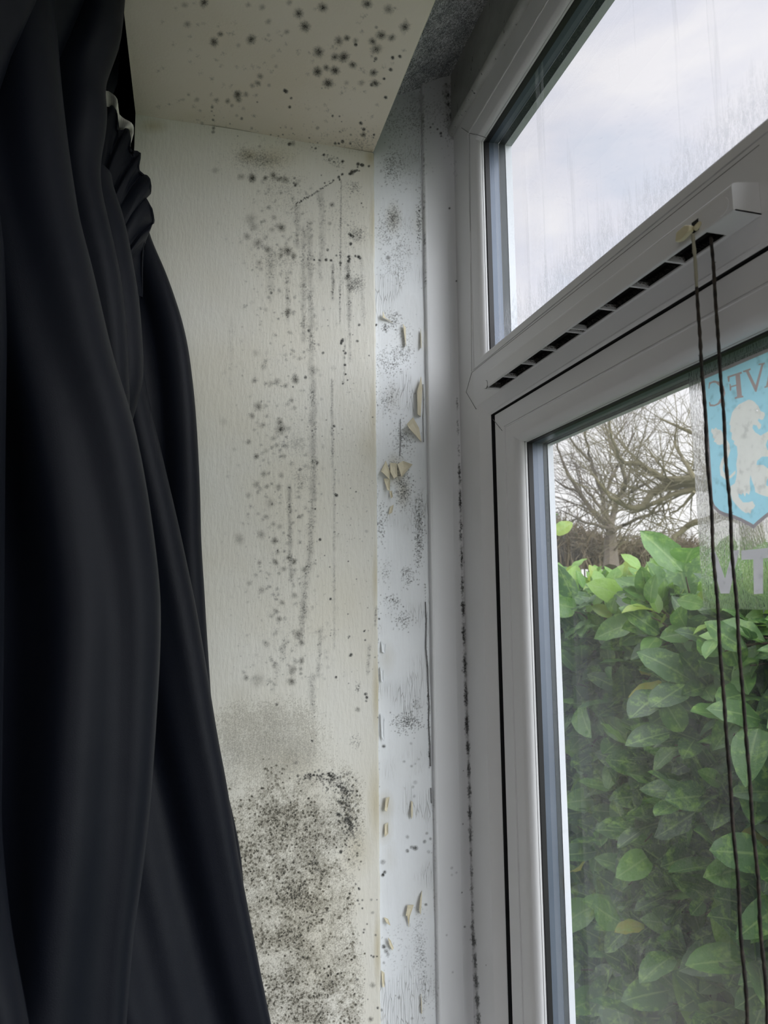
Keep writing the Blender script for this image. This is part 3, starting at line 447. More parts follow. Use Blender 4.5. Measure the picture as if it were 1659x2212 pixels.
# soffit of the window recess
xs2 = np.concatenate([np.arange(XW, XE-0.003, 0.0008), XE-0.003+0.003*np.sin(k8)]); n2 = len(xs2)
ys2 = np.concatenate([np.linspace(YR, 0.40, 80)[:-1], np.arange(0.40, YJ+0.0009, 0.0008)])
QX, QY = np.meshgrid(xs2, ys2, indexing='ij'); QZ = np.full_like(QX, ZS); QZ[n2-8:, :] += (0.01*(1-np.cos(k8)))[:, None]
QZ += 0.0006*np.sin(QX*40+QY*9)
soff = grid_obj('ceiling', QX, QY, QZ, M_soffit, SJ); structure(soff)
# flaky timber strip beside the plaster
xs3 = np.linspace(0.190, 0.2625, 150); zs3 = np.linspace(-0.80, 0.66, 2300); PX, PZ = np.meshgrid(xs3, zs3, indexing='ij')
strip = grid_obj('trim_1', PX, np.full_like(PX, 0.7475)+0.0004*np.sin(PZ*55+PX*70), PZ, M_strip, SS); structure(strip)
# smooth cover trim next to the frame: rounded edge, flat, slight fall into the corner
prof = [(0.2600, 0.7490), (0.2600, 0.7440), (0.2605, 0.7425), (0.2618, 0.7415), (0.2630, 0.7418), (0.2637, 0.7424)] + [(x, 0.7424) for x in np.linspace(0.2645, 0.2890, 36)] + [(0.2890+0.0115*t, 0.7424+0.0012*math.sin(t*3.14)) for t in np.linspace(0.03, 1, 20)]
PXa = np.array([p[0] for p in prof]); PYa = np.array([p[1] for p in prof]); zs4 = np.linspace(-0.80, 0.655, 1900)
PX = np.repeat(PXa[:, None], len(zs4), 1); PY = np.repeat(PYa[:, None], len(zs4), 1); PZ = np.repeat(zs4[None], len(PXa), 0)
trim2 = grid_obj('trim_2', PX, PY, PZ, M_trim, SS); structure(trim2)
# mould covered underside of the timber head, sloping up to the frame
mb = MB(); mb.extrude_y([(0.185, 0.600), (0.2297, 0.6100), (0.262, 0.628), (0.285, 0.642), (0.302, 0.650)], YR, 0.752)
head = mb.build('trim_3', M_mould, smooth=True); structure(head)
# grimy upright board under it and its rounded bead
mb = MB(); mb.extrude_y([(0.2985, 0.660), (0.2975, 0.5800), (0.2960, 0.5785), (0.2938, 0.5760), (0.2930, 0.5725), (0.2936, 0.5690), (0.2955, 0.5665), (0.2990, 0.5655), (0.3025, 0.5655)], YR, 0.7520)
board = mb.build('trim_4', M_grimy, smooth=True); structure(board)
# back of the recess head (closes the slot above the soffit)
mb = MB(); mb.extrude_y([(XE, ZS+0.009), (XE, 0.66), (0.31, 0.66)], YR, 0.76); structure(mb.build('trim_5', M_room))
# window sill board and right reveal (out of the picture, they shape the light)
mb = MB(); mb.box(-0.10, 0.31, YR, YJ, ZB-0.03, ZB); structure(mb.build('trim_6', M_pvc))
mb = MB(); mb.box(XW, 0.30, YR-0.01, YR, ZB, 0.66); structure(mb.build('wall_right', M_room))
# window wall around the opening, then the rest of the room
mb = MB(); XO = 0.372
mb.box(XW-0.001, XO, YJ+0.009, 1.60, -1.60, 1.05); mb.box(XW-0.001, XO, -2.30, YR-0.01, -1.60, 1.05)
mb.box(XW-0.001, XO, YR-0.01, YJ+0.009, 0.662, 1.05); mb.box(XW-0.001, XO, YR-0.01, YJ+0.009, -1.60, ZB-0.03)
mb.box(XW-0.001, XE-.002, YR-0.01, YJ+0.009, ZS+0.012, 0.662)
structure(mb.build('wall_front', M_room))
mb = MB(); mb.box(-2.85, -2.80, -2.30, 1.60, -1.60, 1.05); structure(mb.build('wall_back', M_room))
mb = MB(); mb.box(-2.85, XO, 1.60, 1.65, -1.60, 1.05); structure(mb.build('wall_far', M_room))
mb = MB(); wx0, wx1, wz0, wz1 = -2.3, 0.0, -0.75, 0.80      # added opening behind the camera, lets sky light onto the reveal
mb.box(-2.85, wx0, -2.35, -2.30, -1.60, 1.05); mb.box(wx1, XO, -2.35, -2.30, -1.60, 1.05); mb.box(wx0, wx1, -2.35, -2.30, -1.60, wz0); mb.box(wx0, wx1, -2.35, -2.30, wz1, 1.05); structure(mb.build('wall_near', M_room))
mb = MB()
for a_, b_ in ((wx0, wx0+.06), ((wx0+wx1)/2-.03, (wx0+wx1)/2+.03), (wx1-.06, wx1)): mb.box(a_, b_, -2.36, -2.29, wz0, wz1)
for a_, b_ in ((wz0, wz0+.06), (wz1-.06, wz1)): mb.box(wx0, wx1, -2.36, -2.29, a_, b_)
structure(mb.build('added_opening_frame', M_pvc))
mb = MB(); mb.box(-2.85, XO, -2.35, 1.65, 1.05, 1.10); structure(mb.build('ceiling.001', M_room))
mb = MB(); mb.box(-2.85, XO, -2.35, 1.65, -1.65, -1.60); structure(mb.build('floor', M_floor))

# paint flakes curling off the strip
def flake(pts, lift, curl, name='paint_flake', mat=None, back=False):
    """pts: outline in photo coordinates on the strip; a small curved sheet bending away from the strip"""
    P = [atY(x, y, 0.7470) for x, y in pts]; c = sum(P)/len(P); n = len(P)
    vs = []; 
    for ring, s in ((0, 1.0), (1, 0.55)):
        for i, p in enumerate(P):
            q = c+(p-c)*s; t = curl[i]
            if ring: t = t*0.45
            vs.append((q[0], 0.7468-lift*t, q[2]))
    vs.append((c[0], 0.7468-lift*0.15, c[2]))
    fs = [(i, (i+1) % n, n+(i+1) % n, n+i) for i in range(n)]+[(n+i, n+(i+1) % n, 2*n) for i in range(n)]
    o = mesh_obj(name, vs, fs, mat or M_flake, strip)
    so = o.modifiers.new('thick', 'SOLIDIFY'); so.thickness = 0.0004
    return o
flake([(907,816),(912,840),(908,900),(898,898),(897,850),(903,830)], .006, [.6,0,0,1,1,.8])
flake([(874,920),(890,903),(905,925),(910,955),(890,938),(878,928)], .008, [1,.4,0,0,.6,1])
flake([(820,1020),(832,996),(842,1020),(840,1036),(828,1028)], .006, [.9,.3,.1,.2,1])
flake([(842,1000),(856,1002),(857,1030),(848,1036),(841,1020)], .005, [.2,.5,.3,1,.6])
flake([(857,1003),(870,996),(888,1005),(880,1015),(864,1033)], .006, [.3,.1,.9,.8,1])
flake([(828,1034),(842,1034),(840,1062),(834,1060)], .004, [.2,.2,1,1])
flake([(840,1062),(846,1060),(847,1074),(843,1078)], .003, [.2,.2,1,1])
flake([(842,1095),(850,1090),(846,1108),(838,1112)], .0025, [.2,.2,.8,.8])
flake([(825,676),(829,686),(838,690),(848,698),(838,693),(829,691),(824,689)], .004, [1,.2,0,0,.6,1,1])
flake([(868,702),(876,708),(876,748),(874,750)], .004, [.8,0,0,1])
flake([(907,712),(909,720),(910,750),(907,755)], .004, [.6,0,0,1])
flake([(831,1722),(840,1720),(836,1745),(833,1751),(828,1748)], .004, [.8,.6,.4,1,1])
flake([(887,1729),(891,1732),(891,1762),(887,1768),(885,1755)], .004, [.3,0,0,.6,1])
flake([(905,1936),(911,1924),(909,1968),(906,1972),(901,1962)], .006, [.7,0,0,.6,1])
flake([(878,1952),(893,1954),(884,1978),(882,2002),(877,1975),(873,1974)], .005, [.6,.1,.4,.2,.8,1])
flake([(836,2022),(843,2030),(850,2048),(845,2050),(838,2036)], .004, [.8,.3,.1,.7,1])
flake([(828,1980),(838,1984),(841,1996),(832,1990)], .004, [.3,.2,.9,1])
flake([(823,2095),(830,2100),(829,2130),(824,2128)], .003, [.3,.3,.9,1])
flake([(830,1780),(838,1776),(837,1800),(829,1806)], .003, [.3,.2,.9,1])
flake([(820,1440),(828,1446),(827,1475),(821,1470)], .003, [.3,.2,.9,1], mat=M_strip)
flake([(822,1385),(833,1390),(830,1412),(823,1408)], .003, [.3,.2,.9,1], mat=M_strip)
flake([(821,1540),(829,1548),(828,1600),(822,1590)], .003, [.3,.2,.9,1], mat=M_strip)
flake([(908,2145),(911,2165),(911,2190),(908,2185)], .003, [.6,0,0,1])
# the long split edge of the old paint
mb = MB()
pts = [atY(x, y, 0.7462) for x, y in [(919,1300),(921,1340),(920,1400),(924,1440),(925,1480),(927,1520),(926,1560),(929,1610),(930,1655)]]
mb.tube(pts, 0.0006, 5); pts = [atY(x, y, 0.7462) for x, y in [(931,1702),(932,1735)]]; mb.tube(pts, 0.0005, 5)
pts = [atY(x, y, 0.7462) for x, y in [(914,830),(915,870),(914,900),(915,955)]]; mb.tube(pts, 0.0004, 5)
pts = [atY(x, y, 0.7462) for x, y in [(865,905),(866,950),(864,985)]]; mb.tube(pts, 0.0004, 5)
mb.build('paint_split', M_seam, strip)

# ------------------------------------------------------------------ WINDOW
win = empty('window_1'); structure(win, 'white plastic window with dirty upper pane over opening lower pane', 'window')
def ring(loops, name, mat, parent, top, bot, smooth=False, seg=1):
    """loops: (X, yl, zt, zoff) ; right and bottom follow by the same inset"""
    vs = []; fs = []
    for (X, yl, zt) in loops:
        ins = loops[0][1]-yl; yr = YR+ins; zb = bot+(loops[0][2]-zt)
        vs += [(X, yl, zt), (X, yr, zt), (X, yr, zb), (X, yl, zb)]
    for i in range(len(loops)-1):
        for k in range(4): fs.append((i*4+k, i*4+(k+1) % 4, (i+1)*4+(k+1) % 4, (i+1)*4+k))
    o = mesh_obj(name, vs, fs, mat, parent)
    if smooth:
        o.data.polygons.foreach_set('use_smooth', [True]*len(fs)); o.data.update()
        md = o.modifiers.new('split', 'EDGE_SPLIT'); md.split_angle = math.radians(32)
    return o
def ovolo(x0, y0, z0, x1, y1, z1, n=10):
    """ridge lip, then a convex quarter round, small groove, flat flange"""
    out = [(x0, y0, z0), (x0+.0007, y0-.0003, z0-.0003), (x0+.0007, y0-.0010, z0-.0010), (x0-.0004, y0-.0014, z0-.0014), (x0-.0004, y0-.0020, z0-.0020), (x0+.0003, y0-.0024, z0-.0024)]
    ya, za = y0-.0024, z0-.0024; yb, zb = y1+.0005, z1+.0005; xb = x1-.0024
    for i in range(1, n+1):
        a = math.pi/2*i/n; out.append((xb-(xb-x0-.0003)*math.cos(a), ya-(ya-yb)*math.sin(a), za-(za-zb)*math.sin(a)))
    out += [(xb+.0002, yb+.0008, zb+.0008), (xb+.0004, y1, z1), (x1, y1, z1)]
    return out
# outer frame, upper light (fixed pane)
UZB = 0.2300
up_face = [(0.300, 0.7440, 0.5655), (0.300, 0.6995, 0.5385)]
vs_top = up_face+ovolo(0.300, 0.6995, 0.5385, 0.3106, 0.6775, 0.5160)[1:]
def ring_up(loops, name, mat, smooth=False):
    vs = []; fs = []
    for (X, yl, zt) in loops:
        ins = max(0, 0.744-yl); yr = YR+ins
        zb = UZB if yl > 0.743 else (0.2515 if X <= .3001 and yl > 0.699 else 0.2515+(0.6995-yl)*0.62)
        vs += [(X, yl, zt), (X, yr, zt), (X, yr, zb), (X, yl, zb)]
    for i in range(len(loops)-1):
        for k in range(4): fs.append((i*4+k, i*4+(k+1) % 4, (i+1)*4+(k+1) % 4, (i+1)*4+k))
    o = mesh_obj(name, vs, fs, mat, win)
    if smooth:
        o.data.polygons.foreach_set('use_smooth', [True]*len(fs)); md = o.modifiers.new('split', 'EDGE_SPLIT'); md.split_angle = math.radians(32)
    return o
ring_up(vs_top[1:], 'glazing_bead', M_pvc, True)
def band(x0, x1, y, z, name, mat): return ring_up([(x0, y, z), (x1, y, z)], name, mat)
yu, zu = 0.6765, 0.5160
ring_up([(0.3104, 0.6775, 0.5162), (0.3112, 0.6760, 0.5150), (0.3166, 0.6760, 0.5150)], 'gasket', M_black)
band(0.3166, 0.3286, yu, zu, 'spacer_bar', M_spacer); band(0.3286, 0.3366, yu-.0004, zu-.0004, 'glazing_seal', M_seal)
ring_up([(0.3366, yu-.001, zu-.001), (0.3445, yu-.001, zu-.001), (0.366, 0.728, 0.556), (0.366, 0.75, 0.60)], 'outer_lip', M_lip)
# outer frame faces (fine grids, they carry mould specks)
def face_grid(name, y0, y1, z0, z1, X=0.300, st=SS, mat=M_pvc_dirty):
    ys = np.linspace(y0, y1, max(2, int(abs(y1-y0)/.0008))); zz = np.linspace(z0, z1, max(2, int(abs(z1-z0)/.0010)))
    A, B = np.meshgrid(ys, zz, indexing='ij'); return grid_obj(name, np.full_like(A, X), A, B, mat, st, win)
face_grid('frame_face', 0.744, 0.6995, 0.2085, 0.5385)
mb = MB(); mb.add([(.3, .744, .5385), (.3, .744, .5655), (.3, YR, .5655), (.3, YR, .5385)], [(0, 1, 2, 3)]); mb.build('frame_head', M_pvc_dirty, win)
mb = MB(); mb.add([(.3, .6995, .2085), (.3, .6995, .2515), (.3, YR, .2515), (.3, YR, .2085)], [(0, 1, 2, 3)]); mb.build('transom_face', M_pvc, win)
face_grid('frame_face', 0.744, 0.688, -0.80, 0.2085)
# lower frame opening with chamfer and a slot painted near-black for its shade
def ring_lo(loops, name, mat, smooth=False, zb0=-0.80):
    vs = []; fs = []
    for (X, yl, zt) in loops:
        ins = 0.744-yl; yr = YR+ins; zb = zb0+ins
        vs += [(X, yl, zt), (X, yr, zt), (X, yr, zb), (X, yl, zb)]
    for i in range(len(loops)-1):
        for k in range(4): fs.append((i*4+k, i*4+(k+1) % 4, (i+1)*4+(k+1) % 4, (i+1)*4+k))
    o = mesh_obj(name, vs, fs, mat, win)
    if smooth:
        o.data.polygons.foreach_set('use_smooth', [True]*len(fs)); md = o.modifiers.new('split', 'EDGE_SPLIT'); md.split_angle = math.radians(32)
    return o
ring_lo([(0.300, 0.688, 0.2085), (0.307, 0.6725, 0.1940), (0.3078, 0.6723, 0.1938)], 'frame_chamfer', M_pvc)
ring_lo([(0.3078, 0.6723, 0.1938), (0.336, 0.6723, 0.1938), (0.336, 0.664, 0.188)], 'rebate_gap', M_slot)
# opening sash
sash = ring_lo([(0.336, 0.6680, 0.1926), (0.3105, 0.6680, 0.1926), (0.3098, 0.6674, 0.1920), (0.3098, 0.6457, 0.1749)], 'sash', M_pvc)
bead2 = ring_lo(ovolo(0.3098, 0.6457, 0.1749, 0.3228, 0.6212, 0.1530), 'glazing_bead', M_pvc, True)
ring_lo([(0.3226, 0.6215, 0.1532), (0.3232, 0.6200, 0.1520), (0.3282, 0.6200, 0.1520)], 'gasket', M_black)
ring_lo([(0.3282, 0.6207, 0.1527), (0.3402, 0.6207, 0.1527)], 'spacer_bar', M_spacer)
ring_lo([(0.3402, 0.6204, 0.1524), (0.3448, 0.6204, 0.1524)], 'glazing_seal', M_seal)
ring_lo([(0.3448, 0.6195, 0.1515), (0.3510, 0.6195, 0.1515), (0.370, 0.662, 0.180), (0.370, 0.76, 0.26)], 'outer_lip', M_lip)
# panes
def pane(name, X, y0, y1, z0, z1, mat):
    mb = MB(); mb.add([(X, y0, z0), (X, y1, z0), (X, y1, z1), (X, y0, z1)], [(0, 1, 2, 3)]); return mb.build(name, mat, win)
pane('upper_pane', 0.3166, YR+.066, .6762, 0.255, .5155, M_glass_upper); pane('upper_pane', 0.3365, YR+.066, .6762, 0.255, .5155, M_glass_plain)
pane('lower_pane', 0.3284, YR+.12, .6203, ZB+.12, .1523, M_glass_lower); pane('lower_pane', 0.3447, YR+.12, .6203, ZB+.12, .1523, M_glass_plain)
# outside of the transom so that no sky shows through it
mb = MB(); mb.box(0.3374, 0.366, YR, 0.744, 0.190, 0.262); mb.build('transom_outside', M_pvc, win)
mb = MB(); mb.box(0.3055, 0.336, YR, 0.735, 0.196, 0.2520); mb.build('transom_core', M_pvc, win)
# joint lines of the welded frame
def seam(pts, r=0.00028):
    m_ = MB(); m_.tube([atX(x, y, X) for x, y, X in pts], r, 4); return m_.build('joint_line', M_seam, win)
seam([(1014, 288, .2999), (1016.5, 560, .2999), (1019, 803, .2999)], .00018); seam([(1019, 805, .2999), (1007, 847, .2999), (1028, 883, .2999)], .00035)
seam([(1013, 287, .2999), (997, 276, .2999)]); seam([(1019, 805, .2999), (1062, 770, .2999), (1100, 741, .2999), (1300, 583, .2999), (1640, 313, .2999)], .0002)
seam([(1053, 890.5, .3096), (1081, 926, .3096)], .0003)
seam([(1028, 883, .2999), (1041, 886, .3035), (1053, 890.5, .3068)], .0006)
seam([(1014, 288, .2998), (1030, 291, .3010), (1052, 298, .3090)], .00035)
seam([(1082, 927, .3097), (1096, 942, .3110), (1115, 949, .3160), (1134.8, 954.7, .3205)], .00035)
# grime in the corners of the transom
mb = MB()
for _ in range(160):
    t = random.random()**1.5; x = 1053+t*260; y = 891-0.6187*(x-1053)+random.gauss(0, 1.2)
    P = atX(x, y, .3068); r = random.uniform(.0002, .0007); mb.add([P+np.array([-.0003, -r, 0]), P+np.array([-.0003, 0, -r]), P+np.array([-.0003, r, 0]), P+np.array([-.0003, 0, r])], [(0, 1, 2, 3)])
mb.build('grime', M_slot, win)['kind'] = 'stuff'

# ------------------------------------------------------------------ trickle vent
vent = empty('trickle_vent'); thing(vent, 'long white slotted air vent fixed on the bar between the two panes', 'air vent')
VX, VZB, VZT, VY0, VY1 = 0.2810, 0.2080, 0.2240, 0.2917, 0.6300
slot_px = [1068, 1103, 1141, 1186, 1235, 1311, 1371, 1447, 1535]
slot_py = [838.6, 815.4, 787, 757, 718, 669, 620, 566, 503]
sy = [float(atZ(a, b, VZB)[1]) for a, b in zip(slot_px, slot_py)]
mb = MB()
# cover as a bevelled strip: profile in (X,Z) from frame round to the underside front lip
pf = [(0.2999, VZT+.0035), (VX+.0040, VZT+.0010), (VX+.0012, VZT), (VX+.0003, VZT-.0010), (VX, VZT-.0025), (VX, VZB+.0012), (VX+.0004, VZB+.0003), (VX+.0014, VZB)]
mb.extrude_y(pf, VY0, VY1); n = len(pf)
for yy_ in (VY0, VY1): mb.add([(p[0], yy_, p[1]) for p in pf]+[(0.2999, yy_, VZB)], [tuple(range(n+1))])
cover = mb.build('cover', M_pvc, vent)
# underside with slots: strips front/back and fingers
mb = MB(); t_ = .0010
mb.box(VX+.0014, VX+.0024, VY0, VY1, VZB, VZB+t_); mb.box(0.2972, 0.2999, VY0, VY1, VZB, VZB+t_)
ed = sorted(sy); mb.box(VX+.0024, .2972, VY0, ed[0], VZB, VZB+t_); mb.box(VX+.0024, .2972, ed[-1], VY1, VZB, VZB+t_)
for i, e in enumerate(ed[1:-1]):
    w = .0009; mb.box(VX+.0024, .2972, e-w, e+w, VZB, VZB+.004)
    if i == 3: mb.box(VX+.0024, .2972, e-.0075, e-.0060, VZB, VZB+.004)
mb.build('grille', M_pvc, vent)
mb = MB(); mb.box(VX+.0016, .2990, ed[0]-.004, ed[-1]+.004, VZB+.0075, VZB+.0080); mb.box(.2974, .2990, ed[0], ed[-1], VZB+.001, VZB+.0075); mb.box(VX+.0012, VX+.0020, ed[0], ed[-1], VZB+.0012, VZB+.0075); mb.build('slot_interior', M_slot, vent)
# dust in the slots
mb = MB()
M_dust = simple('grey_lint', (0.22, 0.21, 0.19), rough=0.95)
for i in range(len(ed)-1):
    for _ in range(120):
        y = ed[i+1]-abs(random.gauss(0, .006)) if random.random() < .5 else random.uniform(ed[i], ed[i+1]); x = .2970-abs(random.gauss(0, .0012))
        if random.random() < .35: x = random.uniform(VX+.003, .297); y = ed[i+1]-abs(random.gauss(0, .003))
        z = VZB+random.uniform(.0015, .0045); r = .0007
        mb.add([(x-r, y, z), (x, y-r, z-r), (x+r, y, z), (x, y+r, z+r)], [(0, 1, 2, 3)])
mb.build('dust', M_dust, vent)['kind'] = 'stuff'
# round screw caps
def disc(P, r, name, mat, parent, dx=.0004):
    m_ = MB(); n = 28; vs = [(P[0]-dx, P[1]+math.cos(6.2832*k/n)*r, P[2]+math.sin(6.2832*k/n)*r) for k in range(n)]; vb = [(P[0]+.0008, v[1], v[2]) for v in vs]
    m_.add(vs+vb, [tuple(range(n))]+[(k, (k+1) % n, n+(k+1) % n, n+k) for k in range(n)]); return m_.build(name, mat, parent)
P = atX(1046, 833, VX); P[1] = min(P[1], VY1-.006); disc(P, .0042, 'screw_cap_rim', M_seam, vent, .0002); disc(P, .0039, 'screw_cap', M_pvc, vent, .0005)
P = atX(1560, 447, VX); disc(P, .0050, 'screw_cap', M_pvc, vent, .0004)
# toggle hole
P = atX(1502, 487, VX); mb = MB(); mb.box(VX-.0002, VX+.002, P[1]-.0028, P[1]+.0028, P[2]-.004, P[2]+.003); mb.build('toggle_slot', M_slot, vent)

# cords
M_cream = simple('yellowed_plastic', (0.70, 0.64, 0.42), rough=0.4)
def cord_mat():
    m, nt, b, L = new_mat('dark_braided_cord'); tc = N(nt, 'ShaderNodeTexCoord'); b.inputs['Roughness'].default_value = 0.85
    n = N(nt, 'ShaderNodeTexNoise', ins={'Scale': 260.0, 'Detail': 4.0}); L(tc.outputs['Object'], n.inputs['Vector'])
    r = ramp(nt, [(0.4, (0.010, 0.008, 0.007)), (0.75, (0.06, 0.045, 0.035))]); L(n.outputs['Fac'], r.inputs[0]); L(r.outputs[0], b.inputs['Base Color'])
    return m
M_cord = cord_mat(); M_cord_top = simple('faded_cord', (0.36, 0.34, 0.26), rough=0.8, var=0.3)
def cord(name, X, px, py, ztop_mat):
    P = atX(px, py, X); y0, z0 = P[1], P[2]; n = 260; pts = []; rad = []
    for i in range(n+1):
        t = i/n; z = z0+(-.50-z0)*t
        pts.append((X+.00025*math.sin(t*90)+.0004*math.sin(t*13), y0+.00025*math.cos(t*70)+.0006*math.sin(t*9), z)); rad.append(.00095*(1+.14*math.sin(i*2.1)+random.uniform(-.08, .08)))
    o = empty(name)
    k = 12 if ztop_mat else 0
    if k:
        m_ = MB(); m_.tube(pts[:k+1], rad[:k+1], 8); m_.build('faded_end', ztop_mat, o, True)
    m_ = MB(); m_.tube(pts[k:], rad[k:], 8)
    for _ in range(26):
        i = random.randrange(k, n); p = pts[i]; a = random.random()*6.28; m_.tube([p, (p[0]+math.cos(a)*.0016, p[1]+math.sin(a)*.0016, p[2]+.0006)], [.0004, .0001], 4)
    m_.build('braid', M_cord, o, True)
    return o
c1 = cord('pull_cord', 0.2762, 1497, 505, M_cord_top); thing(c1, 'dark cord hanging from the cream toggle, left one of the pair', 'cord')
c2 = cord('pull_cord.001', 0.2890, 1536, 512, None); thing(c2, 'dark cord hanging out of the end slot of the vent, right one of the pair', 'cord')
# toggle: lever and tag
P = atX(1482, 500, .2775)
mb = MB(); q = [(-.0075, -.0040), (-.006, .0030), (.0015, .0040), (.0055, .0010), (.0050, -.0035), (-.0035, -.0058)]
mb.poly_prism([(P[1]-a, P[2]+b*.75) for a, b in q], .2752, .2788)
tg = mb.build('toggle', M_cream, c1); bv = tg.modifiers.new('b', 'BEVEL'); bv.width = .0008; bv.segments = 3
mb = MB(); P2 = atX(1502, 494, .278); mb.tube([P2, P2+np.array([.003, -.0006, .0035])], [.0016, .0014], 8); mb.build('lever', M_cream, c1, True)

# ------------------------------------------------------------------ sticker on the lower pane
XG = 0.3276
stk = empty('window_sticker'); thing(stk, 'clear film sticker with pale blue lion shield and grey letters on lower pane', 'sticker')
def zpt(zx, zy, X=XG): p = atX(1400+zx/3.4015, 700+zy/3.4015, X); return (p[1], p[2])
def film_mat():
    m = bpy.data.materials.new('ribbed_clear_film'); m.use_nodes = True; nt = m.node_tree; nt.nodes.clear(); L = nt.links.new
    out = N(nt, 'ShaderNodeOutputMaterial'); rf = N(nt, 'ShaderNodeBsdfRefraction', ins={'IOR': 1.12, 'Roughness': 0.06, 0: (0.96, 0.97, 0.97, 1)}); tr = N(nt, 'ShaderNodeBsdfTransparent'); gl = N(nt, 'ShaderNodeBsdfTranslucent', ins={0: (.8, .82, .84, 1)})
    tc = N(nt, 'ShaderNodeTexCoord'); mp = N(nt, 'ShaderNodeMapping', ins={'Scale': (1, 900, 260)}); n = N(nt, 'ShaderNodeTexNoise', ins={'Scale': 1.0, 'Detail': 2.0}); bp = N(nt, 'ShaderNodeBump', ins={'Strength': 0.9, 'Distance': 0.0009})
    L(tc.outputs['Object'], mp.inputs[0]); L(mp.outputs[0], n.inputs['Vector']); L(n.outputs['Fac'], bp.inputs['Height']); L(bp.outputs[0], rf.inputs['Normal'])
    m1 = N(nt, 'ShaderNodeMixShader', ins={0: 0.05}); L(rf.outputs[0], m1.inputs[1]); L(gl.outputs[0], m1.inputs[2]); m2 = N(nt, 'ShaderNodeMixShader', ins={0: 0.25}); L(m1.outputs[0], m2.inputs[1]); L(tr.outputs[0], m2.inputs[2]); L(m2.outputs[0], out.inputs[0]); return m
def vinyl(name, col, trl=0.85):
    m = bpy.data.materials.new(name); m.use_nodes = True; nt = m.node_tree; nt.nodes.clear(); L = nt.links.new
    out = N(nt, 'ShaderNodeOutputMaterial'); tr = N(nt, 'ShaderNodeBsdfTranslucent'); df = N(nt, 'ShaderNodeBsdfDiffuse'); mx = N(nt, 'ShaderNodeMixShader', ins={0: trl})
    tc = N(nt, 'ShaderNodeTexCoord'); n = N(nt, 'ShaderNodeTexNoise', ins={'Scale': 150.0, 'Detail': 4.0}); L(tc.outputs['Object'], n.inputs['Vector'])
    r = ramp(nt, [(0.30, tuple(c*.8 for c in col)), (0.45, col), (0.8, tuple(min(1, c*1.04) for c in col))]); L(n.outputs['Fac'], r.inputs[0]); L(r.outputs[0], tr.inputs[0]); L(r.outputs[0], df.inputs[0])
    L(df.outputs[0], mx.inputs[1]); L(tr.outputs[0], mx.inputs[2]); L(mx.outputs[0], out.inputs[0]); return m
M_film = film_mat(); M_blue = vinyl('pale_blue_vinyl', (0.42, 0.73, 0.86)); M_lion = vinyl('cream_vinyl', (0.80, 0.80, 0.77)); M_bord = vinyl('grey_brown_vinyl', (0.32, 0.29, 0.31)); M_let = vinyl('grey_vinyl', (0.46, 0.45, 0.47)); M_claret = vinyl('faded_claret_vinyl', (0.45, 0.37, 0.37))
def flat(name, polys, mat, X, th=.00006):
    cu = bpy.data.curves.new(name, 'CURVE'); cu.dimensions = '2D'; cu.fill_mode = 'BOTH'
    for p in polys:
        sp = cu.splines.new('POLY'); sp.points.add(len(p)-1); sp.use_cyclic_u = True
        for q, c in zip(sp.points, p): q.co = (c[0], c[1], 0, 1)
    tmp = bpy.data.objects.new('tmp', cu); COL.objects.link(tmp)
    dg = bpy.context.evaluated_depsgraph_get(); me = bpy.data.meshes.new_from_object(tmp.evaluated_get(dg)); bpy.data.objects.remove(tmp)
    n = len(me.vertices); co = np.zeros(n*3); me.vertices.foreach_get('co', co); co = co.reshape(-1, 3)
    me.vertices.foreach_set('co', np.stack([np.full(n, X), co[:, 0], co[:, 1]], 1).ravel()); me.materials.clear(); me.materials.append(mat); me.name = name; me.update()
    o = bpy.data.objects.new(name, me); COL.objects.link(o); o.parent = stk; return o
fa = zpt(302, 350); fb = zpt(398, 2090); tip = zpt(779, 1505); yc = tip[0]; yl_ = (fa[0]+fb[0])/2; yr_ = 2*yc-yl_
flat('film', [[(yl_, .1515), (yr_, .1515), (yr_, fb[1]), (yl_, fb[1])]], M_film, XG-.0001)
half = [zpt(*p) for p in [(400, 388), (418, 640), (440, 950), (462, 1310), (480, 1350), (520, 1390), (560, 1410), (620, 1425), (680, 1450), (740, 1480)]]
topz = (zpt(400, 388)[1]); half[0] = (half[0][0], topz)
outer = half+[tip]+[(2*yc-p[0], p[1]) for p in half[::-1]]
cx, cz = yc, sum(p[1] for p in outer)/len(outer)
def inset(pl, d):
    out = []; n = len(pl)
    for i in range(n):
        a = np.array(pl[i-1]); b = np.array(pl[i]); c = np.array(pl[(i+1) % n]); e1 = (b-a)/max(1e-9, np.linalg.norm(b-a)); e2 = (c-b)/max(1e-9, np.linalg.norm(c-b))
        n1 = np.array([-e1[1], e1[0]]); n2 = np.array([-e2[1], e2[0]]); nn = n1+n2; nn /= max(.3, np.linalg.norm(nn)); s = 1 if np.dot(nn, np.array([cx, cz])-b) > 0 else -1
        k = min(2.0, 1/max(.4, float(np.dot(nn, n1)))); out.append(tuple(b+nn*d*k*s))
    return out
